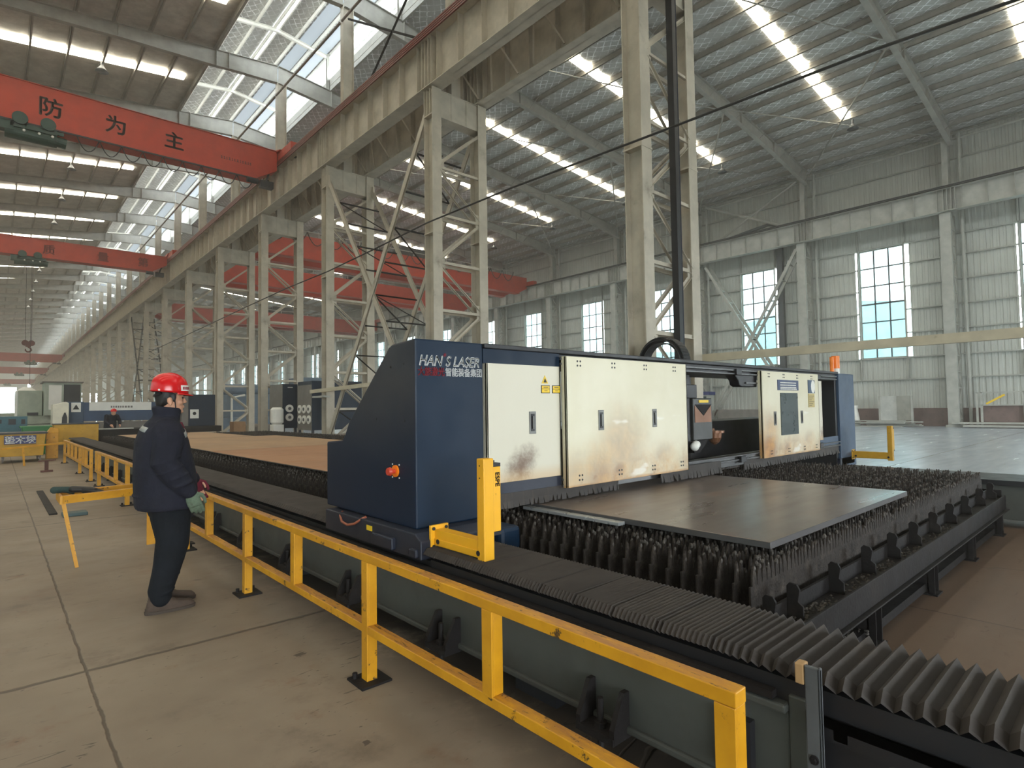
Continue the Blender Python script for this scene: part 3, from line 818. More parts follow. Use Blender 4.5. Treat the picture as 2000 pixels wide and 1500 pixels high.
# ================================================================ the cutting machine
# ---- left guide beam with levelling feet
t = thing('guide_beam', 'long grey-green machine guide beam behind the yellow railing', 'machine beam', (2.2, 12, 0))
mb = MB(); mb.box(1.99, 2.42, .86, 26, .14, .5); mb.box(1.96, 2.46, .86, 26, .47, .5); mb.box(1.97, 2.44, .86, 26, .14, .17)
mb.build('beam_body', m_bedgrey, t, bevel=.008)
MB().box(2.02, 2.38, .95, 26, .5, .555).build('rail_bed', m_black, t)
MB().box(1.955, 1.99, .9, 25.8, .51, .535).build('cover_track', m_dark, t)
for i in range(22):
    y = 1.62 + i * 1.17
    mb = MB(); 
    for s in (-.09, .09): mb.prism([(1.99, .13), (1.885, .13), (1.885, .18), (1.955, .31), (1.99, .31)], 'y', y + s - .012, y + s + .012)
    mb.box(1.88, 2.0, y - .1, y + .1, .12, .15); mb.tube([(1.925, y, .02), (1.925, y, .27)], .014, 8); mb.disc((1.925, y, .15), (0, 0, 1), .028, .022, 6); mb.disc((1.925, y, 0), (0, 0, 1), .05, .02, 12)
    mb.build('levelling_foot', m_dark, t)
for y in (2.2, 5.4, 8.6, 11.8, 15, 18.2, 21.4, 24.6): MB().box(2.1, 2.3, y - .15, y + .15, 0, .14).build('support_block', m_black, t)
# end plate, cable box and upright at the near end
MB().box(1.985, 2.42, .80, .86, .1, .53).build('end_plate', m_bedgrey, t, bevel=.006)
mb = MB(); mb.box(1.955, 1.99, .98, 1.1, .2, .4); mb.build('cable_pocket', m_black, t)
mb = MB(); mb.disc((1.95, 1.05, .46), (1, 0, 0), .016, .04, 12); mb.build('bolt', m_black, t)
t2 = thing('steel_upright', 'dark grey bolted steel upright at the near end of the bellows', 'post', (1.96, .77, 0))
mb = MB(); mb.box(1.935, 1.95, .738, .785, 0, .665); mb.box(1.935, 1.958, .738, .748, 0, .665); mb.build('angle_post', m_post, t2, bevel=.004)
MB().box(1.935, 1.975, .787, .815, .6, .665).build('end_stop', mat('wood_block', (176, 140, 96), .7), t2, bevel=.004)
for z in (.2, .38): mb = MB(); mb.disc((1.935, .762, z), (-1, 0, 0), .014, .006, 14); mb.disc((1.929, .762, z), (-1, 0, 0), .009, .01, 6); mb.build('bolt', m_dark, t2)
t2 = thing('cover_support', 'dark channel frame carrying the open bellows beyond the beam end', 'frame', (2.2, -.4, 0))
mb = MB()
for x in (1.98, 2.36): mb.box(x, x + .05, -1.6, .8, .47, .5); mb.box(x, x + .012, -1.6, .8, .43, .5)
for y in (-.1, -.9, .7): mb.box(1.98, 2.41, y - .02, y + .02, .44, .47)
mb.prism([(1.0 - .2, .43), (.55, .43), (.8, .25)], 'x', 2.0, 2.02)
mb.build('channel_frame', m_black, t2)
for y in (.18, -.3): MB().box(1.99, 2.05, y - .03, y + .03, 0, .43).build('leg', m_black, t2)
tag(MB().box(2.2, 2.32, .42, .58, 0, .34).build('support_pedestal', m_post, bevel=.006), 'small grey pedestal block standing under the bellows near the upright', 'pedestal')
tag(MB().box(2.08, 2.42, .63, .75, 0, .42).build('support_pedestal', m_bedgrey, bevel=.006), 'wide grey pedestal under the beam end behind the upright', 'pedestal')

mb = MB(); mb.box(2.0, 2.4, -1.5, 3.0, .5, .575); mb.build('slide_guide', m_black, t2)
def bellows(name, y0, y1, label, zig):
    """accordion way cover; zig(y) -> (pitch, depth)"""
    prof = [(1.972, .606), (1.976, .614), (2.0, .640), (2.4, .645), (2.43, .62), (2.43, .58)]
    cen = (2.2, .5); vs = []; fs = []; y = y0; i = 0; n = len(prof)
    while y > y1:
        p, d = zig(y); lo = i % 2
        for (x, z) in prof:
            k = d if lo else 0
            vs.append((x + (k * .8 if x < 2.1 else -k * .8 if x > 2.3 else 0), y, z - k))
        y -= p / 2; i += 1
    for q in range(i - 1):
        for j in range(n - 1): fs.append((q * n + j, q * n + j + 1, (q + 1) * n + j + 1, (q + 1) * n + j))
    return tag(MB().add(vs, fs).build(name, m_bellow, fix=False), label, 'bellows')
def zfront(y):
    if y > 1.12: 
        return (.022, .006 if (int(y * 40) % 9) else .014)
    k = min(1, (1.12 - y) / .25); return (.022 + .03 * k, .008 + .02 * k)
bellows('bellows_cover', 3.08, -1.5, 'black accordion bellows in front of the gantry, fanned open at the near end', zfront)
bellows('bellows_cover', 26, 4.42, 'long dark flattened bellows on the guide beam behind the gantry', lambda y: (.05, .006))

# ---- right guide beam
t = thing('guide_beam', 'far grey-green guide beam on the right of the cutting bed', 'machine beam', (9.2, 12, 0))
mb = MB(); mb.box(8.86, 9.55, -3, 26, .1, .5); mb.build('beam_body', m_bedgrey, t, bevel=.008)
MB().box(8.80, 9.62, -3, 26, .5, .56).build('top_flange', m_black, t)
for y in range(-2, 26, 2): MB().box(9.0, 9.4, y, y + .3, 0, .1).build('support_block', m_black, t)

# ---- cutting bed frame, slats, tabs
t = thing('cutting_bed', 'dark steel bed frame under the toothed slats', 'cutting bed', (5.6, 12, 0))
mb = MB(); mb.box(2.72, 2.75, 1.2, 25, .05, .5); mb.box(8.36, 8.4, 1.2, 25, .05, .5); mb.build('side_plate', m_dark, t)
mb = MB(); mb.box(2.72, 8.42, 1.17, 1.185, .29, .44); mb.box(2.72, 8.42, 1.185, 1.30, .40, .415); mb.box(2.72, 8.42, 1.14, 1.3, .28, .29); mb.build('edge_channel', m_dark, t, bevel=.003)
MB().box(2.72, 8.42, 1.30, 1.315, .3, .50).build('ledge_rail', m_dark, t)
mb = MB(); mb.box(2.75, 8.36, 1.36, 1.38, .0, .2); mb.box(2.9, 8.3, 1.26, 1.4, .02, .08); mb.build('floor_rail', m_dark, t)
for x in (3.4, 4.6, 5.55, 6.5, 7.5): MB().box(x - .03, x + .03, 1.38, 25, .30, .459).build('slat_bearer', m_dark, t)
for x in (2.76, 3.03, 3.59, 4.14, 4.67, 5.2, 5.77, 6.34, 6.95, 7.62, 8.2):
    mb = MB(); mb.prism([(1.22, .415), (1.30, .415), (1.30, .572), (1.285, .59), (1.25, .585), (1.235, .56), (1.245, .50), (1.22, .48)], 'x', x - .007, x + .007)
    mb.build('locating_tab', m_dark, t, bevel=.002)
for x in (2.8, 4.09, 5.48, 6.89, 8.35):
    mb = MB(); mb.box(x - .06, x - .05, 1.2, 1.34, 0, .29); mb.box(x - .06, x + .06, 1.24, 1.25, 0, .29); mb.box(x + .05, x + .06, 1.2, 1.34, 0, .29); mb.box(x - .08, x + .08, 1.18, 1.36, 0, .012)
    mb.build('leg', m_dark, t)
MB().box(2.8, 8.3, 1.5, 25, .015, .1).build('scrap_tray', m_gravel, t)
# loose slag lying on the front ledge and under it
mb = MB(); q = random.Random(3)
for i in range(420):
    a = q.random() < .62
    if a: x = q.choice([3.0, 3.3, 3.9, 4.4, 4.9, 5.5, 6]) + q.gauss(0, .13); c = (x, q.uniform(1.2, 1.28), .418); 
    else: x = q.uniform(2.8, 4.1); c = (x, q.uniform(1.22, 1.36), .09)
    r = q.uniform(.005, .014); mb.ell(c, (r, r * q.uniform(.5, 1), r * q.uniform(.4, .9)), 5, 4)
tag(mb.build('slag_crumbs', m_slag, t), kind='stuff')

def slat_mesh(seed):
    q = random.Random(seed); mb = MB(); x = 2.79; hw = .0045; zb, zt = .46, .60
    mb.cur = 0; mb.box(2.77, 8.34, -hw, hw, zb, zt)
    while x < 8.3:
        w = q.uniform(.040, .056); h = q.uniform(.088, .108); 
        if q.random() < .04: h *= .6
        l = q.gauss(0, .004); bx = x + w / 2
        pts = [(x + .002, zt), (x + w - .002, zt), (x + w - .006, zt + h * .45), (bx + .009 + l, zt + h * .82), (bx + l * 1.5, zt + h), (bx - .009 + l, zt + h * .82), (x + .006, zt + h * .45)]
        mb.cur = 0; mb.prism(pts, 'y', -hw, hw)
        mb.cur = 1
        for _ in range(1 if q.random() < .5 else 2):
            r = q.uniform(.006, .012); mb.ell((bx + l + q.gauss(0, .004), q.gauss(0, .004), zt + h * q.uniform(.55, .98)), (r, r * .9, r * 1.3), 5, 4)
        x += w
    return mb
protos = []
for sd in range(4):
    o = slat_mesh(sd).build('serrated_bar', [m_slat, m_slag], local=True, fix=False); protos.append(o)
ys = []
y = 1.36
while y < 24.6: ys.append(y); y += .098 if y < 5 else .17
q = random.Random(11)
for i, y in enumerate(ys):
    lab = 'toothed burnt steel bar of the cutting bed, %s from the near end' % ordn(i)
    if i < 4: o = protos[i]; o.location = (0, y, 0)
    else: o = protos[q.randrange(4)].copy(); COL.objects.link(o); o.location = (0, y, 0)
    o.rotation_euler = (q.gauss(0, .012), 0, 0)
    tag(o, lab, 'bar', 'toothed support bars of the cutting bed')

# ---- plates on the bed
def plate(x0, x1, y0, y1, z0, z1, m, label, rot=0):
    mb = MB(); mb.box(x0, x1, y0, y1, z0, z1); o = mb.build('steel_plate', [m, m_edge])
    for p in o.data.polygons: p.material_index = 0 if abs(p.normal.z) > .5 else 1
    md = o.modifiers.new('bevel', 'BEVEL'); md.width = .003
    return tag(o, label, 'steel plate')
plate(3.13, 5.68, 1.42, 3.75, .714, .752, m_plate, 'dark grey steel plate lying on the slats in front of the gantry')
tag(MB().box(3.05, 3.118, 2.38, 3.3, .712, .735).build('metal_strip', mat('galvanised_strip', (170, 172, 172), .3, .5), bevel=.004), 'thin shiny metal strip along the left edge of the near steel plate', 'metal strip')
plate(3.13, 5.9, 4.75, 12.3, .712, .73, m_rust, 'orange rusted steel plate on the bed just behind the gantry')
plate(3.15, 6.6, 12.35, 18.6, .712, .728, m_rustg, 'brown rusted steel plate in the middle of the rear bed')
plate(3.2, 6.0, 18.7, 24.2, .712, .726, m_rustg, 'pale brown steel plate at the far end of the bed')

# ---- gantry
G = thing('cutting_gantry', 'large navy and cream gantry of the laser cutting machine', 'cutting machine', (5.9, 3.2, .5))
FY = 3.21
prof = [(FY, .72), (4.55, .73), (4.55, 1.24), (4.27, 1.262), (4.22, 1.31), (4.16, 1.40), (3.6, 1.88), (3.55, 1.925), (3.5, 1.945), (FY, 1.96)]
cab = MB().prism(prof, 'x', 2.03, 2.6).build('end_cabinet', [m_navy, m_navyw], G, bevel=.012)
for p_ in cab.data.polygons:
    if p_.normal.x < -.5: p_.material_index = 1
mb = MB()
for y, z in ((3.35, 1.80), (3.52, 1.79), (3.34, 1.42), (3.72, 1.43)): mb.disc((2.029, y, z), (-1, 0, 0), .008, .003, 10)
mb.build('screw_holes', m_black, cab)
es = MB().disc((2.03, 3.455, 1.08), (-1, 0, 0), .04, .012, 24).build('emergency_stop', m_orange, G)
mb = MB(); mb.disc((2.018, 3.455, 1.08), (-1, 0, 0), .016, .035, 16); mb.disc((1.985, 3.455, 1.08), (-1, 0, 0), .03, .02, 20, .024); mb.build('button', mat('button_red', (190, 62, 40), .4), es, smooth=False)
mb = MB()
for a in (45, 135, 225, 315): mb.disc((2.03, 3.455 + .062 * math.cos(R(a)), 1.08 + .062 * math.sin(R(a))), (-1, 0, 0), .005, .004, 8)
mb.build('screws', m_white, es)
# lettering on the end cabinet
lg = []
text('HAN', .098, (2.055, FY - .002, 1.785), (1, 0, 0), (0, 0, 1), m_txtw, 'lettering', cab, .0008, .28, bold=.004, sx=.86)
text('*', .06, (2.248, FY - .002, 1.83), (1, 0, 0), (0, 0, 1), m_txtr, 'lettering', cab, .002, .2)
text('S LASER', .098, (2.268, FY - .002, 1.785), (1, 0, 0), (0, 0, 1), m_txtw, 'lettering', cab, .0008, .28, bold=.004, sx=.86)
text('\u5927\u65cf\u6fc0\u5149', .062, (2.05, FY - .002, 1.722), (1, 0, 0), (0, 0, 1), m_txtr, 'lettering', cab, .002, bold=.0025, sx=.86)
text('\u667a\u80fd\u88c5\u5907\u96c6\u56e2', .062, (2.268, FY - .002, 1.722), (1, 0, 0), (0, 0, 1), m_txtw, 'lettering', cab, .0008, bold=.0025, sx=.86)
# carriage under the cabinet
mb = MB(); mb.prism([(3.05, .565), (4.42, .565), (4.42, .72), (3.12, .72), (3.05, .68)], 'x', 1.96, 2.62); car = mb.build('carriage', m_navyd, G, bevel=.008)
mb = MB(); mb.box(1.93, 1.97, 3.35, 3.62, .58, .66); mb.box(1.94, 1.97, 3.08, 3.16, .575, .63); mb.build('wiper_block', m_navyd, car, bevel=.01)
MB().box(1.9595, 1.9600 - .002, 3.66, 3.74, .655, .69).build('warning_sticker', m_signy, car)
MB().box(2.5, 2.68, 2.92, 3.2, .53, .70).build('carriage_housing', m_navy, car, bevel=.03)
MB().tube([(2.0, 4.2, .72), (1.965, 4.17, .70), (1.945, 4.1, .665), (1.94, 4.0, .655), (1.945, 3.9, .675), (1.965, 3.84, .71), (2.0, 3.82, .73)], .009, 8).build('orange_hose', m_hose, car, smooth=True)
# beam bodies
mb = MB(); mb.box(2.6, 9.46, 3.24, 3.75, 1.83, 1.93); mb.box(2.6, 9.46, 3.19, 3.8, 1.925, 1.96); mb.build('top_beam', m_black, G, bevel=.006)
MB().box(2.6, 3.39, FY, FY + .03, 1.82, 1.925).build('header_panel', m_navy, G)
MB().box(2.6, 3.39, FY, FY + .06, .85, .95).build('skirting_panel', m_navyd, G)
mb = MB(); mb.box(2.6, 9.46, 3.75, 4.3, .84, 1.29); mb.build('main_beam', m_black, G, bevel=.01)
mb = MB(); mb.box(3.39, 9.46, 3.22, 3.3, .80, .92); mb.box(3.39, 9.46, 3.19, 3.22, .855, .875); mb.box(3.39, 9.46, 3.19, 3.22, .905, .92); mb.build('slide_rail', m_rail, G, bevel=.003)
mb = MB(); mb.box(3.39, 9.4, 3.19, 3.24, 1.875, 1.895); mb.box(3.39, 9.4, 3.19, 3.24, 1.835, 1.852); mb.build('slide_rail', m_rail, G, bevel=.003)
for x, z in ((6.32, 1.865), (6.37, .87), (8.66, 1.865), (8.68, .9)): MB().box(x - .06, x + .06, 3.165, 3.2, z - .035, z + .035).build('rail_bracket', m_black, G, bevel=.004)
mb = MB(); mb.prism([(6.3, 1.84), (6.86, 1.84), (6.86, 1.70), (6.48, 1.70), (6.42, 1.72), (6.40, 1.77)], 'y', 3.22, 3.34); mb.build('sensor_housing', m_black, G, bevel=.01)
MB().box(6.55, 6.86, 3.2, 3.222, 1.735, 1.755).build('light_bar', m_rail, G)

def door(name, x0, x1, z0, z1, y, m, handles, bolts, lab):
    o = bpy.data.objects.new(name, None)
    mb = MB(); mb.box(0, x1 - x0, 0, .02, 0, z1 - z0); mb.box(0, .015, 0, .05, 0, z1 - z0); mb.box(x1 - x0 - .015, x1 - x0, 0, .05, 0, z1 - z0)
    bpy.data.objects.remove(o)
    o = mb.build(name, m, None, local=True, bevel=.003); o.location = Vector((x0, y, z0)) - G.location; o.parent = G
    if lab: o['label'] = lab
    for hx, hz in handles:
        mb = MB(); mb.box(hx - .035, hx + .035, -.004, .001, hz - .085, hz + .085); h = mb.build('handle', m_chrome, None, local=True, bevel=.004); h.parent = o
        mb2 = MB(); mb2.box(hx - .014, hx + .014, -.0065, -.003, hz - .062, hz + .062)
        g = MB().box(hx - .006, hx + .006, -.012, -.004, hz - .05, hz + .05)
        h.data.materials.append(m_black)
        import bmesh
        mb3 = MB(); mb3.mi = []; mb3.cur = 0; mb3.box(hx - .035, hx + .035, -.004, .001, hz - .085, hz + .085); mb3.cur = 1; mb3.box(hx - .02, hx + .02, -.006, -.003, hz - .066, hz + .066); mb3.cur = 0; mb3.box(hx - .007, hx + .007, -.014, -.005, hz - .05, hz + .05)
        old = h.data; tmp = mb3.build('handle', [m_chrome, m_black], None, local=True); h.data = tmp.data; bpy.data.objects.remove(tmp)
    if bolts:
        mb = MB()
        for bx, bz in bolts:
            for i in (-1, 1):
                for j in (-1, 1): mb.disc((bx + i * .018, -.0, bz + j * .018), (0, -1, 0), .0085, .003, 10)
        b = mb.build('bolts', m_black, None, local=True); b.parent = o
    return o
d1 = door('fixed_panel', 2.62, 3.385, .95, 1.82, FY - .012, m_scuff, [(.45, .43)], [], None)
mb = MB(); mb.prism([(3.175, 1.682), (3.245, 1.682), (3.21, 1.745)], 'y', FY - .016, FY - .012); ws = mb.build('warning_triangle', m_signy, d1)
mb = MB(); mb.prism([(3.192, 1.690), (3.228, 1.690), (3.21, 1.724)], 'y', FY - .018, FY - .016); mb.build('triangle_symbol', m_txtk, ws)
for xa, xb in ((3.168, 3.262), (3.29, 3.38)):
    mb = MB(); mb.box(xa, xb, FY - .016, FY - .012, 1.605, 1.668); s = mb.build('warning_label', m_txtk, d1)
    mb = MB(); mb.box(xa + .005, xb - .005, FY - .018, FY - .016, 1.641, 1.663); mb.box(xa + .005, xb - .005, FY - .018, FY - .016, 1.61, 1.637); mb.build('label_face', m_signy, s)
    mb = MB(); mb.box(xa + .02, xb - .02, FY - .019, FY - .018, 1.650, 1.655); mb.box(xa + .03, xb - .03, FY - .019, FY - .018, 1.622, 1.626); mb.build('label_marks', m_txtk, s)
bx = [(.16, 1.0), (.61, 1.0), (1.08, 1.0), (1.56, 1.0), (.16, .07), (.68, .07), (1.18, .07), (1.66, .07)]
door('sliding_door', 3.40, 5.18, .85, 1.905, FY - .06, m_pbig, [(.43, .53), (1.21, .53)], bx, 'wide cream sliding door with rust along the bottom')
d3 = door('sliding_door', 6.83, 8.57, .845, 1.895, FY - .06, m_psm, [(.34, .47), (1.14, .47)], [(.2, 1.0), (.62, 1.0), (1.03, 1.0), (1.5, 1.0), (.22, .06), (.72, .06), (1.2, .06), (1.6, .06)], 'cream sliding door with a dark window and rust streaks')
MB().box(7.33, 7.84, FY - .068, FY - .06, 1.10, 1.63).build('dark_window', m_glasspanel, d3)
s = MB().box(7.26, 7.88, FY - .067, FY - .06, 1.665, 1.795).build('notice_plate', mat('plaque_blue', (46, 60, 96), .5), d3)
mb = MB(); q = random.Random(5)
for i, z in enumerate((1.76, 1.73, 1.70, 1.68)):
    x = 7.33
    while x < 7.8: w_ = q.uniform(.012, .026); mb.box(x, x + w_, FY - .0685, FY - .067, z - .007, z + .007); x += w_ + .007
mb.build('notice_lines', m_white, s)
s = MB().box(8.2, 8.42, FY - .0665, FY - .06, 1.63, 1.81).build('notice_plate', m_navyg, d3)
mb = MB(); mb.ell((8.36, FY - .066, 1.72), (.07, .003, .09), 12, 8); mb.build('torn_sticker', m_white, s)
s = MB().box(8.2, 8.40, FY - .0665, FY - .06, 1.44, 1.625).build('instruction_label', mat('label_tan', (190, 170, 110), .6), d3)
mb = MB()
for i in range(6): mb.box(8.215, 8.3 + .09 * ((i * 7) % 3) / 2, FY - .068, FY - .0665, 1.46 + i * .026, 1.466 + i * .026)
mb.build('label_marks', m_txtk, s)
door('fixed_panel', 8.52, 8.8, .97, 1.81, FY - .02, m_scuff, [], [], None)
# end frame and right pillar
MB().box(9.5, 10.14, 3.2, 4.4, .52, 1.94).build('end_pillar', m_navyg, G, bevel=.012)  # same navy as the left cabinet, lightened in colour for window glare
MB().box(9.42, 9.5, 3.24, 4.3, .5, 1.9).build('pillar_inner_frame', m_black, G)
MB().box(8.8, 9.46, 4.0, 4.05, .9, 1.45).build('stiffening_plate', m_navyd, G)
mb = MB(); mb.bar((8.8, 3.7, 1.45), (9.42, 3.7, 1.85), .1, .16); mb.build('gusset', m_navyd, G)
MB().box(8.72, 9.44, 3.215, 3.24, .88, 1.0).build('rail_cover', m_navyg, G)
MB().box(9.45, 10.05, 3.2, 4.4, .56, .66).build('carriage', m_navyd, G)
# skirts with slit fingers
def skirt(x0, x1, zt, zb, y):
    mb = MB(); x = x0; q = random.Random(int(x0 * 100))
    mb.box(x0, x1, y - .004, y + .004, zt - .06, zt)
    while x < x1 - .01:
        w_ = min(q.uniform(.045, .065), x1 - x); b = q.gauss(0, .004); z = zb + q.uniform(0, .008); yy = y - abs(q.gauss(0, .01))
        g = .002 if q.random() < .65 else .012
        mb.add([(x, y - .003, zt - .06), (x + w_, y - .003, zt - .06), (x + w_ - g + b, yy - .003, z), (x + g + b, yy - .003, z), (x, y + .003, zt - .06), (x + w_, y + .003, zt - .06), (x + w_ - g + b, yy + .003, z), (x + g + b, yy + .003, z)],
               [(0, 1, 2, 3), (7, 6, 5, 4), (0, 4, 5, 1), (1, 5, 6, 2), (2, 6, 7, 3), (3, 7, 4, 0)])
        x += w_
    return mb.build('skirt', m_brush, G)
skirt(2.64, 4.12, .87, .758, 3.21); skirt(4.70, 5.83, .89, .758, 3.16); skirt(6.47, 9.44, .86, .735, 3.22); skirt(4.12, 4.70, .86, .80, 3.27); skirt(5.83, 6.47, .83, .79, 3.27)
mb = MB(); mb.box(2.62, 3.4, 3.22, 3.3, .80, .87); mb.build('skirt_holder', m_black, G)
# cutting head seen in the gap between the doors
H = MB().box(5.74, 6.15, 3.42, 3.72, 1.10, 1.57).build('cutting_head', mat('head_cover', (46, 47, 44), .45, dirt=(90, 78, 60), damt=(.6, .8)), G, bevel=.01)
mb = MB(); mb.prism([(5.78, 1.50), (6.12, 1.50), (5.95, 1.38)], 'y', 3.414, 3.42); mb.build('head_plate', m_dark, H)
mb = MB(); mb.prism([(5.77, 1.30), (6.12, 1.30), (6.12, 1.49), (5.95, 1.37), (5.77, 1.49)], 'y', 3.415, 3.42); mb.build('copper_cover', m_copper, H)
mb = MB(); mb.box(5.86, 6.06, 3.413, 3.42, 1.52, 1.55); mb.build('head_label', m_signy, H)
mb = MB(); mb.box(5.30, 5.74, 3.45, 3.75, 1.02, 1.85); mb.box(5.55, 5.8, 3.4, 3.5, 1.57, 1.72); mb.build('head_slide', m_black, G, bevel=.008)
mb = MB(); mb.prism([(5.74, 1.10), (6.1, 1.10), (5.92, .96), (5.80, .96)], 'y', 3.45, 3.68); mb.tube([(5.84, 3.55, .96), (5.84, 3.55, .84), (5.84, 3.55, .79)], [.035, .03, .008], 12); mb.build('nozzle', m_dark, G)
mb = MB(); mb.ell((5.72, 3.4, 1.04), (.06, .05, .05), 9, 6); mb.ell((5.75, 3.4, 1.06), (.05, .05, .045), 8, 6); mb.build('white_cap', m_white, G, smooth=True)
mb = MB(); mb.disc((6.42, 3.55, 1.16), (0, 0, 1), .115, .025, 20); mb.tube([(6.42, 3.55, 1.16), (6.42, 3.55, 1.10), (6.42, 3.55, 1.05), (6.42, 3.55, 1.02)], [.085, .08, .055, .015], 18); mb.bar((6.42, 3.56, 1.19), (6.42, 3.76, 1.19), .05, .04); mb.build('lamp_cup', m_copper, G)
# drag chain loop standing behind the gantry beside the first column
D = thing('drag_chain', 'black looped cable drag chain rising behind the gantry in front of the first column', 'cable chain', (10.1, 6.65, 0))
mb = MB(); N = 24; q = [(7.13, 1.0), (7.13, 1.8)]
for i in range(N + 1): a = math.pi * i / N; q.append((6.65 + .48 * math.cos(a), 2.33 + .48 * math.sin(a)))
q += [(6.17, 1.8), (6.17, 1.0)]
for (ya, za), (yb, zb) in zip(q, q[1:]):
    for x in (9.98, 10.22): mb.bar((x, ya, za), (x, yb, zb), .02, .13, up=(1, 0, 0))
    ym, zm = (ya + yb) / 2, (za + zb) / 2; d_ = Vector((0, ym - 6.65, max(0, zm - 2.33))); d_.normalize()
    t_ = Vector((0, yb - ya, zb - za)).normalized() * .03
    for s_ in (-.055, .055): mb.bar(Vector((10.1, ym, zm)) + d_ * s_ - t_, Vector((10.1, ym, zm)) + d_ * s_ + t_, .25, .012, up=tuple(d_))
mb.build('chain_links', m_black, D)
mb = MB(); mb.tube([(10.08, y, z) for y, z in q], .025, 6); mb.tube([(10.14, y, z) for y, z in q], .02, 6); mb.build('cables', m_cable, D)
mb = MB(); mb.box(9.9, 10.3, 5.9, 7.3, .92, 1.0); mb.box(10.0, 10.2, 6.0, 6.2, 0, .92); mb.box(10.0, 10.2, 7.0, 7.2, 0, .92); mb.build('chain_tray', m_black, D)
# signal lamp on the right end
mb = MB(); mb.disc((9.98, 3.4, 1.94), (0, 0, 1), .055, .1, 16); lp_ = mb.build('signal_lamp', m_white, G)
mb = MB(); mb.disc((9.98, 3.4, 2.04), (0, 0, 1), .06, .2, 18); mb.build('amber_lens', m_orange, lp_)
mb = MB(); mb.disc((9.88, 3.42, 1.94), (0, 0, 1), .03, .28, 14); mb.build('amber_tube', m_orange, lp_)

# ---- yellow sensor brackets front left and front right
def sensor(x, y0, y1, zb, zt, za, label, texted, my):
    t = thing('sensor_bracket', label, 'sensor bracket', (x, y0, zb))
    mb = MB(); mb.box(x - .07, x + .065, y0 - .008, y0 + .012, za - .075, za + .075); pl_ = mb.build('mounting_plate', my, t, bevel=.003)
    mb = MB()
    for i in (-.05, .045):
        for j in (-.055, .055): mb.disc((x + i, y0 - .008, za + j), (0, -1, 0), .011, .008, 6)
    mb.build('bolts', m_black, pl_)
    mb = MB(); mb.box(x - .035, x + .035, y1, y0, za + .02, za + .05); mb.box(x - .04, x - .028, y1, y0, za - .05, za + .05); mb.box(x - .046, x - .04, y1, y0, za - .045, za - .005); mb.build('arm', my, t, bevel=.003)
    mb = MB()
    for yy in (y0 - .05, y1 + .02): mb.disc((x - .046, yy, za - .02), (-1, 0, 0), .015, .004, 14)
    mb.build('bolt_holes', m_black, t)
    mb = MB(); mb.box(x - .045, x + .03, y1 - .035, y1 + .03, zb, zt); pz = mb.build('post', my, t, bevel=.006)
    mb = MB()
    for z in (zt - .04, zt - .11): mb.disc((x - .046, y1, z), (-1, 0, 0), .004, .002, 8)
    mb.build('screw_holes', m_black, pz)
    sx_ = x + .05
    mb = MB(); mb.box(sx_ - .02, sx_ + .035, y1 - .03, y1 + .02, zb + .16, zt - .05); s_ = mb.build('light_barrier', my, t, bevel=.004)
    mb = MB(); mb.box(sx_ - .02, sx_ + .035, y1 - .03, y1 + .02, zt - .05, zt - .03); mb.tube([(sx_, y1, zt - .04), (sx_, y1, zt - .015)], .012, 8); mb.build('end_cap', m_black, s_)
    MB().box(sx_ - .02, sx_ + .035, y1 - .03, y1 + .02, zb + .14, zb + .16).build('end_cap', m_black, s_)
    if texted:
        text('ESPE', .042, (sx_ - .004, y1 - .031, zt - .08), (0, 0, -1), (1, 0, 0), m_txtk, 'lettering', s_, .001, bold=.002)
        text("...", .02, (sx_ - .004, y1 - .031, zt - .2), (0, 0, -1), (1, 0, 0), m_txtk, 'lettering', s_, .001)
    return t
sensor(2.1, 3.05, 2.58, .63, 1.21, .695, 'yellow L-shaped sensor bracket in front of the navy cabinet', True, m_yelb)
sensor(10.0, 3.2, 2.69, .62, 1.14, .69, 'ochre L-shaped sensor bracket at the right end of the gantry', False, m_yelc)

# ================================================================ yellow railings
def rail(label, y0, y1, full, half, x=1.57, w=.06, m=m_yel, endpost=True):
    t = thing('guard_railing', label, 'railing', (x, (y0 + y1) / 2, 0))
    MB().box(x - w / 2, x + w / 2, y0, y1, .655, .70).build('top_rail', m, t, bevel=.004)
    MB().box(x - w / 2, x + w / 2, y0, y1, .265, .31).build('middle_rail', m, t, bevel=.004)
    for y in full:
        mb = MB(); mb.box(x - .0315, x - .02, y - .032, y + .032, 0, .655); mb.box(x - .02, x + .03, y - .032, y - .022, 0, .655)
        p_ = mb.build('post', m, t, bevel=.002)
        mb = MB(); mb.box(x - .09, x + .09, y - .09, y + .09, 0, .012)
        for i in (-.06, .06): mb.disc((x + i, y + .055, .012), (0, 0, 1), .014, .03, 6)
        mb.build('foot_plate', m_dark, p_)
    for y in half:
        mb = MB(); mb.box(x - .0315, x - .02, y - .032, y + .032, .305, .656); mb.box(x - .02, x + .03, y - .032, y - .022, .31, .655)
        mb.build('baluster', m, t, bevel=.002)
    return t
rail('long yellow guard railing in the foreground, from the man to the right corner', .81, 7.3, [.845, 2.97, 5.05, 7.1], [1.9, 4.01, 6.19])
rail('yellow guard railing section behind the man with six uprights', 8.6, 15.05, [11.2, 14.6, 8.8], [9.9, 12.4, 13.5, 15.0], x=1.62)
rail('farthest yellow guard railing section near the sign bin', 15.7, 22.3, [15.75, 18.0, 22.2], [16.7, 17.3, 19, 20, 21], x=1.6)
t = thing('barrier_gate', 'thin yellow barrier bar reaching left from the farthest railing', 'barrier', (1.0, 22, 0))
MB().bar((1.6, 22.2, .62), (.15, 21.9, .52), .05, .05).build('bar', m_yel, t)
MB().bar((.62, 22, .55), (.66, 22.05, 0), .05, .05).build('leg', m_yel, t)
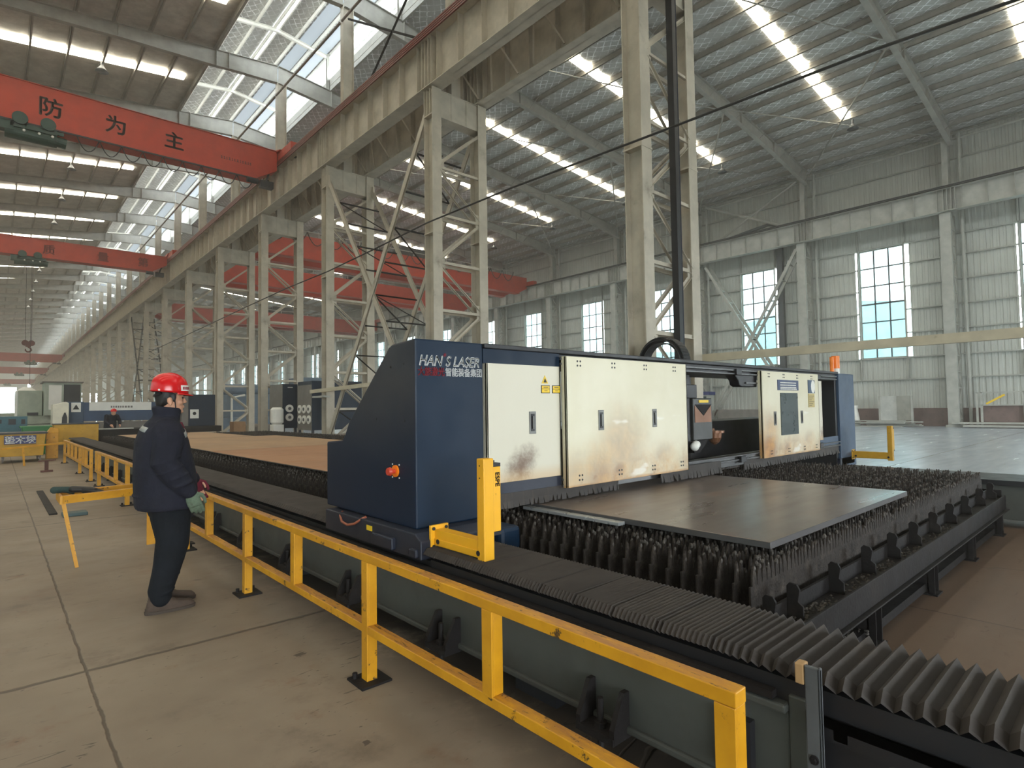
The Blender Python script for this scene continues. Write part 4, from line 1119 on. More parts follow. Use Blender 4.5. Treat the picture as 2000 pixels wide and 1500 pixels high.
# leaning swing barrier left of the man
t = thing('swing_barrier', 'yellow angle-iron barrier frame with a leaning leg, left of the man', 'barrier', (.95, 7.3, 0))
mb = MB(); mb.bar((.5, 7.1, .665), (1.45, 7.25, .675), .012, .075); mb.bar((.5, 7.1, .70), (1.45, 7.25, .71), .05, .01); mb.build('angle_bar', m_yel, t)
mb = MB(); mb.bar((.5, 7.55, .665), (1.5, 7.6, .685), .012, .07); mb.bar((.5, 7.55, .70), (1.5, 7.6, .72), .05, .01); mb.build('angle_bar', m_yel, t)
MB().bar((.49, 7.08, .665), (.49, 7.58, .665), .02, .08).build('cross_bar', m_yel, t)
mb = MB(); mb.bar((.505, 7.13, .67), (.62, 7.09, 0), .03, .008, up=(0, 1, 0)); mb.bar((.49, 7.14, .67), (.605, 7.1, .02), .008, .04, up=(0, 1, 0)); mb.build('leaning_leg', m_yel, t)
MB().box(1.28, 1.45, 7.55, 7.57, .03, .68).build('plate_leg', m_yel, t)
t = thing('railing_stub', 'short yellow post pair half hidden behind the man, at the railing end', 'railing', (1.6, 7.6, 0))
MB().box(1.58, 1.66, 7.42, 7.44, 0, .65).build('plate_post', m_yel, t)
MB().box(1.52, 1.72, 7.36, 7.5, 0, .012).build('foot_plate', m_dark, t)
# ================================================================ overhead cranes
def crane_left(y, zb, zt, label, chars, hoist_x, hook_z, ct=None, festoon=True, m=m_red):
    t = thing('overhead_crane', label, 'crane', (-4, y, zb))
    x1 = 10.15
    mb = MB(); poly = [(-19.6, zb + .55), (-18.6, zb), (9.15, zb), (x1, zb + .62), (x1, zt - .03), (9.6, zt), (-19.6, zt)]
    mb.prism(poly, 'y', y - .35, y + .35); mb.build('box_girder', m, t, bevel=.01)
    mb = MB(); mb.box(-19.6, 9.2, y - .42, y + .42, zb - .03, zb); mb.box(-19.4, x1, y - .4, y + .4, zt, zt + .02); mb.build('flanges', m, t)
    mb = MB(); mb.box(10.2, 10.75, y - 2.0, y + 2.4, zb + 1.15, zb + 1.55); mb.prism([(y - .9, zb + 1.5), (y + .9, zb + 1.5), (y + .4, zt + .05), (y - .4, zt + .05)], 'x', 10.1, 10.6); mb.build('end_carriage', m, t, bevel=.01)
    mb = MB()
    for yy in (y - 1.7, y + 2.1): mb.disc((10.5, yy, zb + 1.12), (1, 0, 0), .2, .12, 18)
    mb.build('rail_wheel_rim', m_black, t)
    mb = MB(); mb.box(9.3, 9.9, y - .62, y - .3, zb - .42, zb - .1); mb.tube([(9.2, y - .5, zb - .2), (8.7, y - .5, zb - .2)], .13, 12); mb.tube([(9.6, y - .4, zb - .1), (9.8, y - .2, zb + .4)], .05, 6); mb.build('drive_motor', m_black, t)
    # hoist trolley on the lower flange
    hx = hoist_x
    mb = MB(); mb.box(hx - .7, hx + .7, y - .5, y - .44, zb - .3, zb - .1); mb.box(hx - .7, hx + .7, y + .44, y + .5, zb - .3, zb - .1); mb.box(hx - .6, hx + .6, y - .44, y + .44, zb - .3, zb - .2)
    tr = mb.build('trolley', m_hgreen, t)
    for dx in (-.42, .42):
        for s in (-1, 1): mb = MB(); mb.disc((hx + dx, y + s * .42, zb + .05), (0, s, 0), .24, .14, 16); mb.box(hx + dx - .2, hx + dx + .2, y + s * .46 - .04, y + s * .46 + .04, zb - .2, zb + .05); mb.build('trolley_wheel', m_hgreen, tr)
    mb = MB(); mb.tube([(hx - .85, y - .2, zb - .42), (hx + .7, y - .2, zb - .42)], .26, 18); mb.tube([(hx + .7, y - .2, zb - .42), (hx + 1.0, y - .2, zb - .46)], .2, 14); mb.box(hx - 1.05, hx - .6, y - .5, y - .1, zb - .45, zb - .1); mb.bar((hx - .9, y - .45, zb - .15), (hx + .9, y - .45, zb - .2), .08, .12)
    mb.build('hoist_drum', m_hgreen, tr)
    mb = MB()
    for dx in (-.3, .15, .55): mb.ell((hx + dx, y - .5, zb - .38), (.05, .05, .05), 8, 6)
    mb.build('caps', m_white, tr)
    if hook_z:
        hk = hook_z
        mb = MB()
        for dx in (-.18, .18): 
            for dy in (-.05, .05): mb.tube([(hx + dx, y - .2 + dy, zb - .5), (hx + dx * .9, y - .2 + dy, hk + .5)], .012, 6)
        mb.build('wire_rope', m_cable, tr)
        mb = MB()
        for s in (-1, 1): mb.disc((hx + s * .17, y - .25, hk + .42), (0, 1, 0), .2, .1, 18)
        mb.box(hx - .15, hx + .15, y - .26, y - .14, hk + .15, hk + .5)
        pts = [(hx + .16 * math.cos(a), y - .2, hk - .05 + .17 * math.sin(a)) for a in [R(d) for d in (90, 40, -10, -60, -110, -160, -200)]]
        mb.tube([(hx, y - .2, hk + .2)] + pts, [.05, .05, .055, .06, .06, .055, .045, .03], 10)
        mb.build('hook_block', mat('hook_brown', (92, 44, 34), .5), tr)
        MB().tube([(hx + .1, y - .5, zb - .5), (hx + .1, y - .5, 2.2)], .012, 6).build('pendant_cable', m_cable, tr)
        mb = MB(); mb.box(hx + .03, hx + .17, y - .57, y - .43, 1.2, 2.2); mb.build('pendant_control', m_black, tr, bevel=.02)
    if festoon:
        mb = MB(); x = hx + 1.3
        while x < 8.6:
            w_ = .75; pts = []
            for i in range(9): u = i / 8; pts.append((x + w_ * u, y - .5, zb - .1 - .55 * (1 - (2 * u - 1) ** 2)))
            mb.tube(pts, .02, 5); x += w_
        mb.build('festoon_cable', m_cable, t); MB().box(-18, 9.2, y - .52, y - .48, zb - .12, zb - .06).build('festoon_rail', m_black, t)
    for ch, x, z, s, mm in chars: text(ch, s, (x, y - .352, z), (1, 0, 0), (0, 0, 1), mm, 'lettering', t, .004, align='CENTER', bold=.035)
    if ct:
        mb = MB(); q = random.Random(9); x = ct[0]
        while x < ct[1]:
            w_ = q.uniform(.05, .1); 
            mb.box(x, x + w_, y - .354, y - .35, ct[2] - .06, ct[2] - .03); mb.box(x, x + w_ * .8, y - .354, y - .35, ct[2] + .02, ct[2] + .05); mb.box(x + w_ * .4, x + w_ * .4 + .02, y - .354, y - .35, ct[2] - .06, ct[2] + .06); x += w_ + .045
        mb.build('maker_lettering', m_txtd, t)
    return t
crane_left(28.43 + .35, 12.66, 14.24, 'red overhead crane nearest the camera at upper left, with dark lettering and green hoist',
           [('\u9884', -.55, 13.16, .8, m_txtd), ('\u9632', 1.42, 13.18, .8, m_txtd), ('\u4e3a', 3.55, 13.16, .8, m_txtd), ('\u4e3b', 5.68, 13.14, .8, m_txtd)], .95, None, (7.6, 8.9, 13.28))
crane_left(52.84 + .35, 12.72, 14.0, 'second red overhead crane in the left bay, with faint lettering and a brown hook',
           [('\u8d28', 2.7, 13.05, .75, mat('lettering_faint', (120, 28, 18), .6)), ('\u91cf', 5.9, 13.05, .75, MATS['lettering_faint']), ('\u7b2c', 8.7 - .2, 13.05, .75, MATS['lettering_faint'])], 1.68, 6.1, None, False)
crane_left(150, 12.0, 13.6, 'third red overhead crane far down the left bay', [], 5.2, None, None, False, m_redd)
crane_left(195, 12.0, 13.6, 'fourth red overhead crane far down the left bay', [], 4.5, None, None, False, m_redd)
crane_left(262, 12.0, 13.6, 'last red overhead crane, deepest in the left bay', [], 3, None, None, False, m_redd)

def crane_right(y, zb, zt, label, loops, m=m_red):
    t = thing('overhead_crane', label, 'crane', (27, y, zb))
    x0, x1 = 12.9, 40.4
    for yy in (y, y + 2.2):
        mb = MB(); mb.prism([(x0, zb + .6), (x0 + 1.2, zb), (x1 - 1.2, zb), (x1, zb + .6), (x1, zt), (x0, zt)], 'y', yy - .3, yy + .3); mb.build('box_girder', m, t, bevel=.01)
        mb = MB(); mb.box(x0 + 1, x1 - 1, yy - .36, yy + .36, zb - .025, zb); mb.build('flange', m, t)
    for x in (12.6, 40.7): MB().box(x - .25, x + .25, y - 1.2, y + 3.4, 13.8, 14.3).build('end_carriage', m, t, bevel=.02)
    mb = MB(); mb.box(26, 28.5, y + .2, y + 2.0, zt + .1, zt + .9); mb.tube([(25.6, y + 1.1, zt + .6), (29, y + 1.1, zt + .6)], .4, 14); mb.build('trolley', m_black, t)
    mb = MB(); mb.box(x0 + 2, x1 - 2, y - .5, y - .42, zt + .28, zt + .34)
    for i in range(14): x = x0 + 2 + i * 1.7; mb.box(x, x + .06, y - .49, y - .43, zt, zt + .3)
    mb.build('handrail', m_raft, t)
    if loops:
        mb = MB(); x = x0 + 1.5
        while x < x1 - 3:
            w_ = 1.5; pts = [(x + w_ * i / 8, y - .5, zt + .28 - .95 * (1 - (2 * i / 8 - 1) ** 2)) for i in range(9)]; mb.tube(pts, .035, 5); x += w_
        mb.build('festoon_cable', m_cable, t)
    return t
crane_right(42.9, 13.0, 14.7, 'bright red double girder crane across the right bay with black looped cable', True)
crane_right(52.0, 12.45, 14.1, 'second red double girder crane in the right bay, partly behind the first', False)
crane_right(74, 12.1, 13.8, 'third dark red crane farther down the right bay', False, m_redd)

# high-bay lamps
def lamp(x, y, z):
    t = thing('highbay_lamp', '', 'ceiling lamp', (x, y, z))
    mb = MB(); mb.tube([(x, y, z), (x, y, z + .12), (x, y, z + .3)], [.3, .2, .08], 18); mb.build('lamp_shade', m_post, t, smooth=True)
    mb = MB(); mb.tube([(x, y, z + .3), (x, y, z + .55)], .07, 10); mb.tube([(x, y, z + .5), (x, y, zr(x) - .3)], .012, 6); mb.build('lamp_stem', m_post, t)
    mb = MB(); mb.ell((x, y, z + .08), (.1, .1, .07), 10, 8); mb.build('bulb', m_white, t)
    return t
l0 = None
for k in range(2, 15):
    y = yk(k) + 4.2; lab = 'round high-bay lamp under the left roof, %s from the camera' % ordn(k - 2)
    if l0 is None: l0 = lamp(3.85, y, 19.2); tag(l0, lab, None, 'high-bay lamps of the left bay')
    else: dup(l0, (3.85, y, 19.2), lab)
l0 = None
for k in range(0, 9):
    y = yk(k) + 3.6; lab = 'small high-bay lamp at the low end of the right roof skylights, %s from the camera' % ordn(k)
    if l0 is None: l0 = lamp(36.65, y, zr(36.65) - .95); tag(l0, lab, None, 'high-bay lamps of the right bay')
    else: dup(l0, (36.65, y, l0.location.z), lab)
tag(dup(l0, (27.73, yk(1) + 4, zr(27.73) - .95)), 'high-bay lamp in the middle of the right roof between the skylight strips')

# ================================================================ far equipment, left
t = thing('sign_bin', 'yellow steel bin on casters with a blue sign of white characters', 'bin', (.7, 24, 0))
y = 23.6
mb = MB(); mb.prism([(.12, .2), (1.16, .2), (1.22, .92), (.06, .92)], 'y', y, y + 1.6); mb.build('bin_body', m_yelc, t, bevel=.01)
mb = MB(); mb.box(.02, 1.26, y - .03, y + 1.63, .88, .93); mb.build('rim', m_black, t)
mb = MB()
for x in (.2, 1.08):
    for yy in (y + .1, y + 1.5): mb.disc((x - .02, yy, .08), (1, 0, 0), .08, .04, 14); mb.box(x - .03, x + .03, yy - .03, yy + .03, .08, .2)
mb.build('casters', m_grey, t)
s = MB().box(.22, .98, y - .035, y - .012, .58, .84).build('sign_plate', m_signb, t)
text('\u57ab\u6728\u5757', .25, (.6, y - .037, .62), (1, 0, 0), (0, 0, 1), m_txtw, 'lettering', s, .002, align='CENTER', bold=.014)
t = thing('waste_bin', 'green steel bin behind the yellow sign bin', 'bin', (1.3, 27, 0))
mb = MB(); mb.prism([(.85, 0), (1.5, 0), (1.62, 1.02), (.75, 1.02)], 'y', 27.95, 29.2); mb.build('bin_body', m_green, t, bevel=.02)
mb = MB(); mb.box(.7, 1.66, 27.9, 29.25, 1.0, 1.05); mb.build('lid', m_green, t)
t = thing('teal_crate', 'teal steel cabinet at the left edge behind the sign bin', 'cabinet', (.2, 30, 0))
mb = MB(); mb.box(-1.0, .97, 30, 31.5, 0, 1.42); mb.build('cabinet_body', m_teal, t, bevel=.01)
mb = MB(); mb.box(.1, .2, 29.96, 30.0, 1.15, 1.3); mb.box(.4, .62, 29.96, 30.0, 1.1, 1.32); mb.box(.78, .9, 29.96, 30.0, 1.12, 1.3); mb.build('fittings', m_black, t)
t = thing('yellow_cabinet', 'wide ochre yellow steel box at the far end of the bed', 'box', (2.2, 27.2, 0))
mb = MB(); mb.box(1.62, 2.95, 26.9, 27.8, .35, 1.1); mb.build('box_body', m_yelc, t, bevel=.01)
MB().box(1.6, 2.97, 26.88, 27.82, 1.1, 1.13).build('rim', m_black, t)
mb = MB()
for x in (1.68, 2.88): mb.box(x - .04, x + .04, 26.95, 27.7, 0, .35)
mb.build('legs', m_yelc, t)
t = thing('end_buffer', 'yellow end stop post beside the far bellows', 'end stop', (1.5, 25.2, 0))
mb = MB(); mb.box(1.3, 1.62, 24.9, 25.3, 0, .85); mb.prism([(1.3, .85), (1.62, .85), (1.62, 1.0), (1.42, 1.05)], 'y', 24.9, 25.3); mb.build('buffer_body', m_yel, t, bevel=.01)
t = thing('scrap_stand', 'small dark rusty stand on the floor left of the farthest railing', 'stand', (1.0, 19.3, 0))
mb = MB(); mb.bar((.85, 19.3, .28), (1.2, 19.25, .3), .12, .03); mb.bar((1.02, 19.3, 0), (1.02, 19.3, .28), .08, .08); mb.bar((.9, 19.3, .02), (1.15, 19.3, .02), .2, .04); mb.build('stand_body', mat('rusty_dark', (86, 48, 38), .7), t)
tag(MB().box(.75, 1.05, 10.6, 10.85, 0, .05).build('steel_block', mat('block_teal', (66, 84, 84), .6), bevel=.01), 'small grey green steel block on the floor behind the barrier frame', 'block')
tag(MB().box(.62, .72, 11, 14.5, 0, .02).build('floor_strip', m_dark, bevel=.003), 'dark flat strip lying on the floor behind the barrier frame', 'strip')

# second cutting machine across the far end
G2 = thing('cutting_gantry', 'distant blue cutting gantry with a long white banner', 'cutting machine', (5.3, 33, 0))
y = 32.0
MB().box(2.35, 2.95, y - .1, y + 1.5, .3, 2.02).build('end_cabinet', m_navyg, G2, bevel=.02)
mb = MB(); mb.box(2.9, 8.2, y, y + .8, 1.15, 1.99); mb.build('main_beam', mat('gantry_blue', (40, 66, 98), .5), G2, bevel=.01)
MB().box(2.9, 8.2, y - .05, y + .6, .8, 1.1).build('slide_rail', m_grey, G2)
b = MB().box(3.15, 5.55, y - .03, y - .005, 1.62, 2.0).build('banner', m_white, G2)
mb = MB(); q = random.Random(4); x = 3.95
while x < 4.75: w_ = q.uniform(.05, .09); mb.box(x, x + w_, y - .034, y - .03, 1.74, 1.83); x += w_ + .03
mb.build('banner_marks', m_grey, b)
s = MB().box(2.5, 2.84, y - .13, y - .105, 1.56, 1.98).build('warning_sign', m_white, G2)
mb = MB(); mb.prism([(2.55, 1.68), (2.79, 1.68), (2.67, 1.9)], 'y', y - .135, y - .13); mb.build('triangle_symbol', m_txtk, s)
MB().box(7.05, 8.25, y - .4, y + 1.4, .7, 2.35).build('drive_cabinet', m_navy, G2, bevel=.02)
MB().box(6.75, 7.05, y - .4, y + 1.4, .7, 2.3).build('drive_cabinet', m_grey, G2, bevel=.02)
s = MB().box(7.12, 7.5, y - .42, y - .4, 1.18, 1.62).build('label', m_white, G2)
mb = MB(); mb.disc((7.31, y - .42, 1.42), (0, -1, 0), .08, .005, 14); mb.build('label_mark', m_txtk, s)
t = thing('cutting_bed', 'distant cutting bed in front of the far blue gantry', 'cutting bed', (5, 30, 0))
MB().box(2.6, 8.2, 30.3, 31.5, .55, .82).build('bed_frame', m_dark, t)
mb = MB()
for x in (2.7, 4.0, 5.4, 6.8, 8.1): mb.box(x - .05, x + .05, 30.4, 30.6, 0, .55)
mb.build('legs', m_grey, t)
t = thing('work_table', 'dark low work table in front of the far bending worker', 'table', (4, 28.6, 0))
mb = MB(); mb.box(2.9, 5.3, 28.3, 28.95, .78, .84); mb.box(2.95, 5.25, 28.35, 28.4, .1, .78); mb.build('table_top', m_dark, t)
for x in (2.95, 5.2): MB().box(x, x + .06, 28.35, 28.9, 0, .78).build('leg', m_grey, t)
tag(MB().box(3.0, 4.3, 28.35, 28.8, .84, .88).build('steel_plate', m_colr), 'small pale plate on the far work table before the bending worker', 'steel plate')
t = thing('control_cabin', 'white control cabinet with a dark arched opening by the far gantry', 'cabinet', (2.1, 31, 0))
mb = MB(); mb.prism([(1.78, .55), (2.32, .55), (2.32, 1.95), (2.2, 2.0), (1.86, 1.88), (1.78, 1.9)], 'y', 30.6, 31.6); mb.build('cabinet_body', mat('cabin_cream', (226, 218, 196), .5), t, bevel=.02)
mb = MB(); mb.prism([(2.08, .95), (2.27, .95), (2.27, 1.35), (2.21, 1.55), (2.17, 1.55), (2.1, 1.35)], 'y', 30.58, 30.6); mb.build('opening', m_black, t)
MB().box(1.78, 2.32, 30.58, 30.62, 1.08, 1.1).build('seam', m_grey, t)
MB().box(1.8, 2.3, 30.7, 31.5, 0, .55).build('base', m_grey, t)
t = thing('machining_centre', 'large pale grey green machine tool at the far left, with a dark window', 'machine tool', (2.4, 44, 0))
mb = MB(); mb.box(.9, 3.6, 44, 47, 0, 1.4); mb.box(2.15, 3.9, 43.6, 46, 1.4, 3.35); mb.box(1.0, 2.1, 44.5, 46, 1.4, 2.9); mb.build('machine_body', m_cab, t, bevel=.02)
mb = MB(); mb.box(2.05, 4.0, 43.5, 46.1, 3.35, 3.42); mb.build('cabin_roof', m_grey, t)
mb = MB(); mb.box(3.05, 3.85, 43.57, 43.6, 1.9, 3.25); mb.build('dark_window', m_black, t)
mb = MB(); mb.box(2.35, 2.95, 43.57, 43.6, 1.75, 3.2); mb.build('bright_window', m_white, t)
mb = MB(); mb.box(1.4, 3.5, 43.97, 44.0, .9, .93); mb.box(1.4, 1.9, 43.9, 44.0, 1.42, 1.6); mb.box(2.7, 3.4, 43.8, 44, 1.15, 1.5); mb.build('slide_cover', m_black, t)
tag(MB().box(-1.5, 1.6, 52, 54, 0, 1.6).build('machine_base', m_cab, bevel=.03), 'low pale machine base at the far left in front of the bright doorway', 'machine')
mb = MB(); mb.tube([(1.55, 50, 0), (1.55, 50, 3.0), (1.55, 50, 3.3)], [.6, .6, .2], 16); tag(mb.build('vessel', m_white, smooth=False), 'white domed tank far down the left bay', 'tank')

# dust collectors behind the third column
def cyl_filter(mb, c, ax, r):
    mb.disc(c, ax, r, .05, 20)
t = thing('dust_collector', 'navy and grey dust collector with two round white filter covers', 'dust collector', (11.0, 30, 0))
x0, y0 = 10.65, 29.0; x1, y1 = 11.4, 30.8
MB().box(x0, x1, y0, y1, .62, 2.82).build('housing', m_navy, t, bevel=.01)
MB().box(x0 - .012, x0, y0 + .01, y1, .95, 2.8).build('side_panel', m_grey, t)
mb = MB()
for x in (x0 + .08, x1 - .08):
    for yy in (y0 + .08, y1 - .08): mb.box(x - .05, x + .05, yy - .05, yy + .05, 0, .62)
mb.build('legs', m_navyd, t)
for z in (1.16, 1.60):
    c = MB().disc((x0 + .33, y0, z), (0, -1, 0), .19, .06, 24).build('filter_cover', m_white, t)
    mb = MB(); mb.disc((x0 + .33, y0 - .06, z), (0, -1, 0), .08, .02, 16); mb.build('cover_hub', m_post, c)
s = MB().box(x0 + .25, x0 + .5, y0 - .005, y0, 2.64, 2.67).build('label', m_white, t)
t = thing('dust_collector', 'taller navy dust collector with six oval white filter covers, behind the third column', 'dust collector', (12, 27, 0))
x0, y0 = 11.05, 26.4; x1, y1 = 13.6, 28.1
MB().box(x0, x1, y0, y1, .55, 2.88).build('housing', m_navy, t, bevel=.01)
MB().box(x0 - .012, x0, y0 + .01, y1, .55, 2.7).build('side_panel', m_grey, t)
for z in (1.05, 1.55):
    for yy in (y0 + .25, y0 + .80, y0 + 1.35):
        c = MB().disc((x0 - .01, yy, z), (-1, 0, 0), .2, .06, 24).build('filter_cover', m_white, t)
        mb = MB(); mb.disc((x0 - .07, yy, z), (-1, 0, 0), .08, .02, 16); mb.build('cover_hub', m_post, c)
mb = MB()
for x in (x0 + .08, x1 - .08):
    for yy in (y0 + .08, y1 - .08): mb.box(x - .05, x + .05, yy - .05, yy + .05, 0, .55)
mb.build('legs', m_navyd, t)
t = thing('blower', 'white cylindrical blower on a square base beside the dust collector', 'blower', (10.25, 28.65, 0))
mb = MB(); mb.box(10.0, 10.5, 28.4, 28.9, 0, .82); mb.build('base', m_white, t, bevel=.02)
mb = MB(); mb.tube([(10.25, 28.65, .82), (10.25, 28.65, .92), (10.25, 28.65, 1.55), (10.25, 28.65, 1.66)], [.2, .3, .3, .2], 20); mb.build('blower_drum', m_white, t, smooth=False)
tag(MB().box(9.3, 9.9, 32.2, 32.9, .35, .95).build('cardboard_box', m_card, bevel=.01), 'brown cardboard box beside the far blue machine', 'box')
tag(MB().box(9.2, 10, 32.1, 33, 0, .35).build('pallet', m_grey), 'grey pallet under the brown cardboard box', 'pallet')
t = thing('boring_mill', 'blue grey machine seen between the fourth and fifth columns', 'machine tool', (17, 52, 0))
mb = MB(); mb.box(13, 22, 50, 54, 0, 1.0); mb.box(14.5, 19, 50.5, 53.5, 1.0, 2.9); mb.tube([(13.5, 51, 3.3), (23, 51, 3.3)], .45, 16); mb.box(20, 22.5, 50.2, 53, 1, 4.4); mb.build('machine_body', mat('haze_paled_machine_blue', (92, 112, 130), .55), t, bevel=.03)  # body blue lightened to carry the haze in front of it
mb = MB(); mb.tube([(14.2, 49.7, .6), (14.2, 49.7, 2.6), (15.2, 49.7, 2.8)], .09, 8); mb.tube([(18.7, 49.7, .8), (18.7, 49.7, 2.8)], .07, 8); mb.build('pipes', m_white, t)
for i, (x, y) in enumerate(((12.5, 41), (13.1, 42.5), (13.5, 40.2))):
    mb = MB(); mb.tube([(x, y, .3), (x + .75, y + .2, .3)], .3, 16); tag(mb.build('steel_drum', m_grey), 'grey drum lying beside the fourth middle column, %s from the left' % ordn(i), 'drum', 'drums by the columns')
    mb = MB()
tag(MB().box(10.2, 14, 20, 23, 0, .5).build('material_stack', m_grey, bevel=.02), 'low grey material stack behind the bed beside the third column', 'stack')

# ================================================================ along the right wall
t = thing('folded_sheet', 'pale folded sheet metal standing against the right wall', 'sheet', (41, 10.7, 0))
mb = MB(); mb.bar((40.9, 11.5, 1.1), (41.5, 10.75, 1.1), .03, 1.5); mb.bar((41.5, 10.75, 1.1), (41.1, 9.85, 1.1), .03, 1.5)
for yy, x in ((11.5, 40.9), (9.85, 41.1)): mb.box(x - .05, x + .05, yy - .05, yy + .05, 0, 1.85)
mb.build('sheet', m_colr, t)
q = random.Random(8)
for i in range(7):
    mb = MB(); x = 40.2 + q.uniform(-.3, .3); yc = 11.0 + q.uniform(-.5, .5); z = .02 + .055 * i; a = q.uniform(-.2, .2)
    mb.bar((x, yc - 1.4, z), (x + a, yc + 1.4, z), .5, .045)
    tag(mb.build('board', m_colr), 'grey board in the flat pile under the folded sheet, %s from the bottom' % ordn(i), 'board', 'boards piled by the right wall')
mb = MB(); mb.loft([((40.6, 12.9, .0), (.3, 0, 0), (0, .38, 0)), ((40.6, 12.9, .5), (.28, 0, 0), (0, .33, 0)), ((40.65, 12.95, 1.1), (.24, 0, 0), (0, .26, 0)), ((40.65, 12.95, 1.3), (.26, 0, 0), (0, .3, 0))], 16, 3)
tag(mb.build('bulk_bag', m_white, smooth=True), 'white bulk bag standing by the right wall beside the blue pillar', 'bag')
t = thing('steel_rack', 'low steel rack with a maroon panel at the right wall, right edge of the photo', 'rack', (41, 4.5, 0))
mb = MB()
for yy in (6.7, 6.5, 4.7, 2.5): mb.box(40.7, 40.8, yy - .05, yy + .05, 0, 1.95)
mb.box(40.7, 40.8, 2.5, 6.7, 1.9, 1.97); mb.box(40.7, 40.8, 2.5, 6.5, 1.2, 1.26); mb.build('rack_frame', m_colr, t)
MB().box(40.85, 40.9, 2.5, 6.45, .15, 1.2).build('rack_panel', m_maroon, t)
MB().bar((40.75, 6.3, 1.3), (40.75, 5.5, 1.8), .06, .1).build('yellow_bar', m_signy, t)
for i, z in enumerate((.05, .2)):
    tag(MB().box(39.8 + .5 * i, 40.2 + .5 * i, 1.5, 7.2 + .6 * i, z, z + .1).build('steel_beam', m_colr), ('lower' if i == 0 else 'upper') + ' pale beam lying on the floor before the rack at the right wall', 'beam')
t = thing('kiosk', 'pale cabinet with a blue header seen through the gantry opening', 'cabinet', (40, 21.9, 0))
mb = MB(); mb.box(39.6, 40.4, 22.3, 23.4, 0, 2.2); mb.build('cabinet_body', m_colr, t); MB().box(39.5, 40.45, 22.2, 23.5, 2.2, 2.45).build('header', m_signb, t); MB().box(39.55, 39.6, 22.45, 23.0, 1.2, 2.1).build('window', m_glasspanel, t)
tag(MB().box(38.5, 40.6, 16.2, 21, 0, 1.1).build('material_stack', m_grey, bevel=.03), 'low grey stack by the right wall seen through the gantry opening', 'stack')
# neighbouring building seen through the windows
for i, (y0, y1, h, x) in enumerate(((13.5, 30, 10.5, 62), (-4, 10.5, 2.2, 60), (36, 70, 8, 66))):
    mb = MB(); mb.prism([(y0, -.3), (y1, -.3), (y1, h), ((y0 + y1) / 2, h + 1.2), (y0, h)], 'x', x, x + 18)
    tag(mb.build('building', m_outb), ['pale blue building outside, behind the X braced window', 'low pale shed outside the rightmost windows', 'pale building outside the farther windows'][i], 'building')
# ================================================================ people
def ring(c, fx, fy, tilt=0.0):
    """horizontal ellipse, fx forward radius, fy sideways, tilted forward by tilt"""
    return (c, (fx * math.cos(tilt), 0, -fx * math.sin(tilt)), (0, fy, 0))
def limb(mb, pts, rad, n=14, flat=1.0):
    pts = [Vector(p) for p in pts]; rings = []
    for i, p in enumerate(pts):
        d = (pts[min(i + 1, len(pts) - 1)] - pts[max(i - 1, 0)]).normalized()
        a = Vector((1, 0, 0)) - d * d.x; a = a.normalized() if a.length > .1 else Vector((0, 0, 1))
        b = d.cross(a); r = rad[i]; r = r if isinstance(r, tuple) else (r, r)
        rings.append((p, a * r[0], b * r[1]))
    mb.loft(rings, n)
    mb.ell(pts[0], (min(rad[0]) if isinstance(rad[0], tuple) else rad[0],) * 3, n, 8); mb.ell(pts[-1], (min(rad[-1]) if isinstance(rad[-1], tuple) else rad[-1],) * 3, n, 8)
def hand(mb, wrist, down, out, fwd, s=1.0, curl=.5):
    """palm and five fingers; down = finger direction, out = back of hand, fwd = thumb side"""
    W = Vector(wrist); D = Vector(down).normalized(); O = Vector(out).normalized(); F = Vector(fwd).normalized()
    rings = []
    for t, wd, th in ((0, .030, .024), (.03, .036, .026), (.06, .044, .026), (.09, .045, .022), (.105, .040, .018)):
        rings.append((W + D * t * s, F * wd * s, O * th * s))
    mb.loft(rings, 14, 2.6)
    for i, (o, l) in enumerate(((.033, .072), (.011, .082), (-.011, .076), (-.031, .060))):
        p = W + D * .095 * s + F * o * s; pts = [p - D * .02 * s]; d = D
        for q in range(4):
            pts.append(p); an = curl * (.35 + .35 * q) + .05 * i
            d = (D * math.cos(an) - O * math.sin(an) + F * (o * .8)).normalized(); p = p + d * l * s / 3
        r = .0105 * s
        mb.tube(pts, [r * 1.1, r * 1.1, r * 1.05, r, r * .92], 8); mb.ell(pts[-1], (r * .95,) * 3, 8, 6)
    p0 = W + D * .025 * s + F * .03 * s; p1 = p0 + (F * .030 + D * .022 - O * .012) * s; p2 = p1 + (F * .006 + D * .032 - O * .012) * s; p3 = p2 + (D * .024 - O * .006 - F * .004) * s
    mb.tube([p0, p1, p2, p3], [.017 * s, .0145 * s, .0125 * s, .0105 * s], 9); mb.ell(p3, (.0105 * s,) * 3, 8, 6)

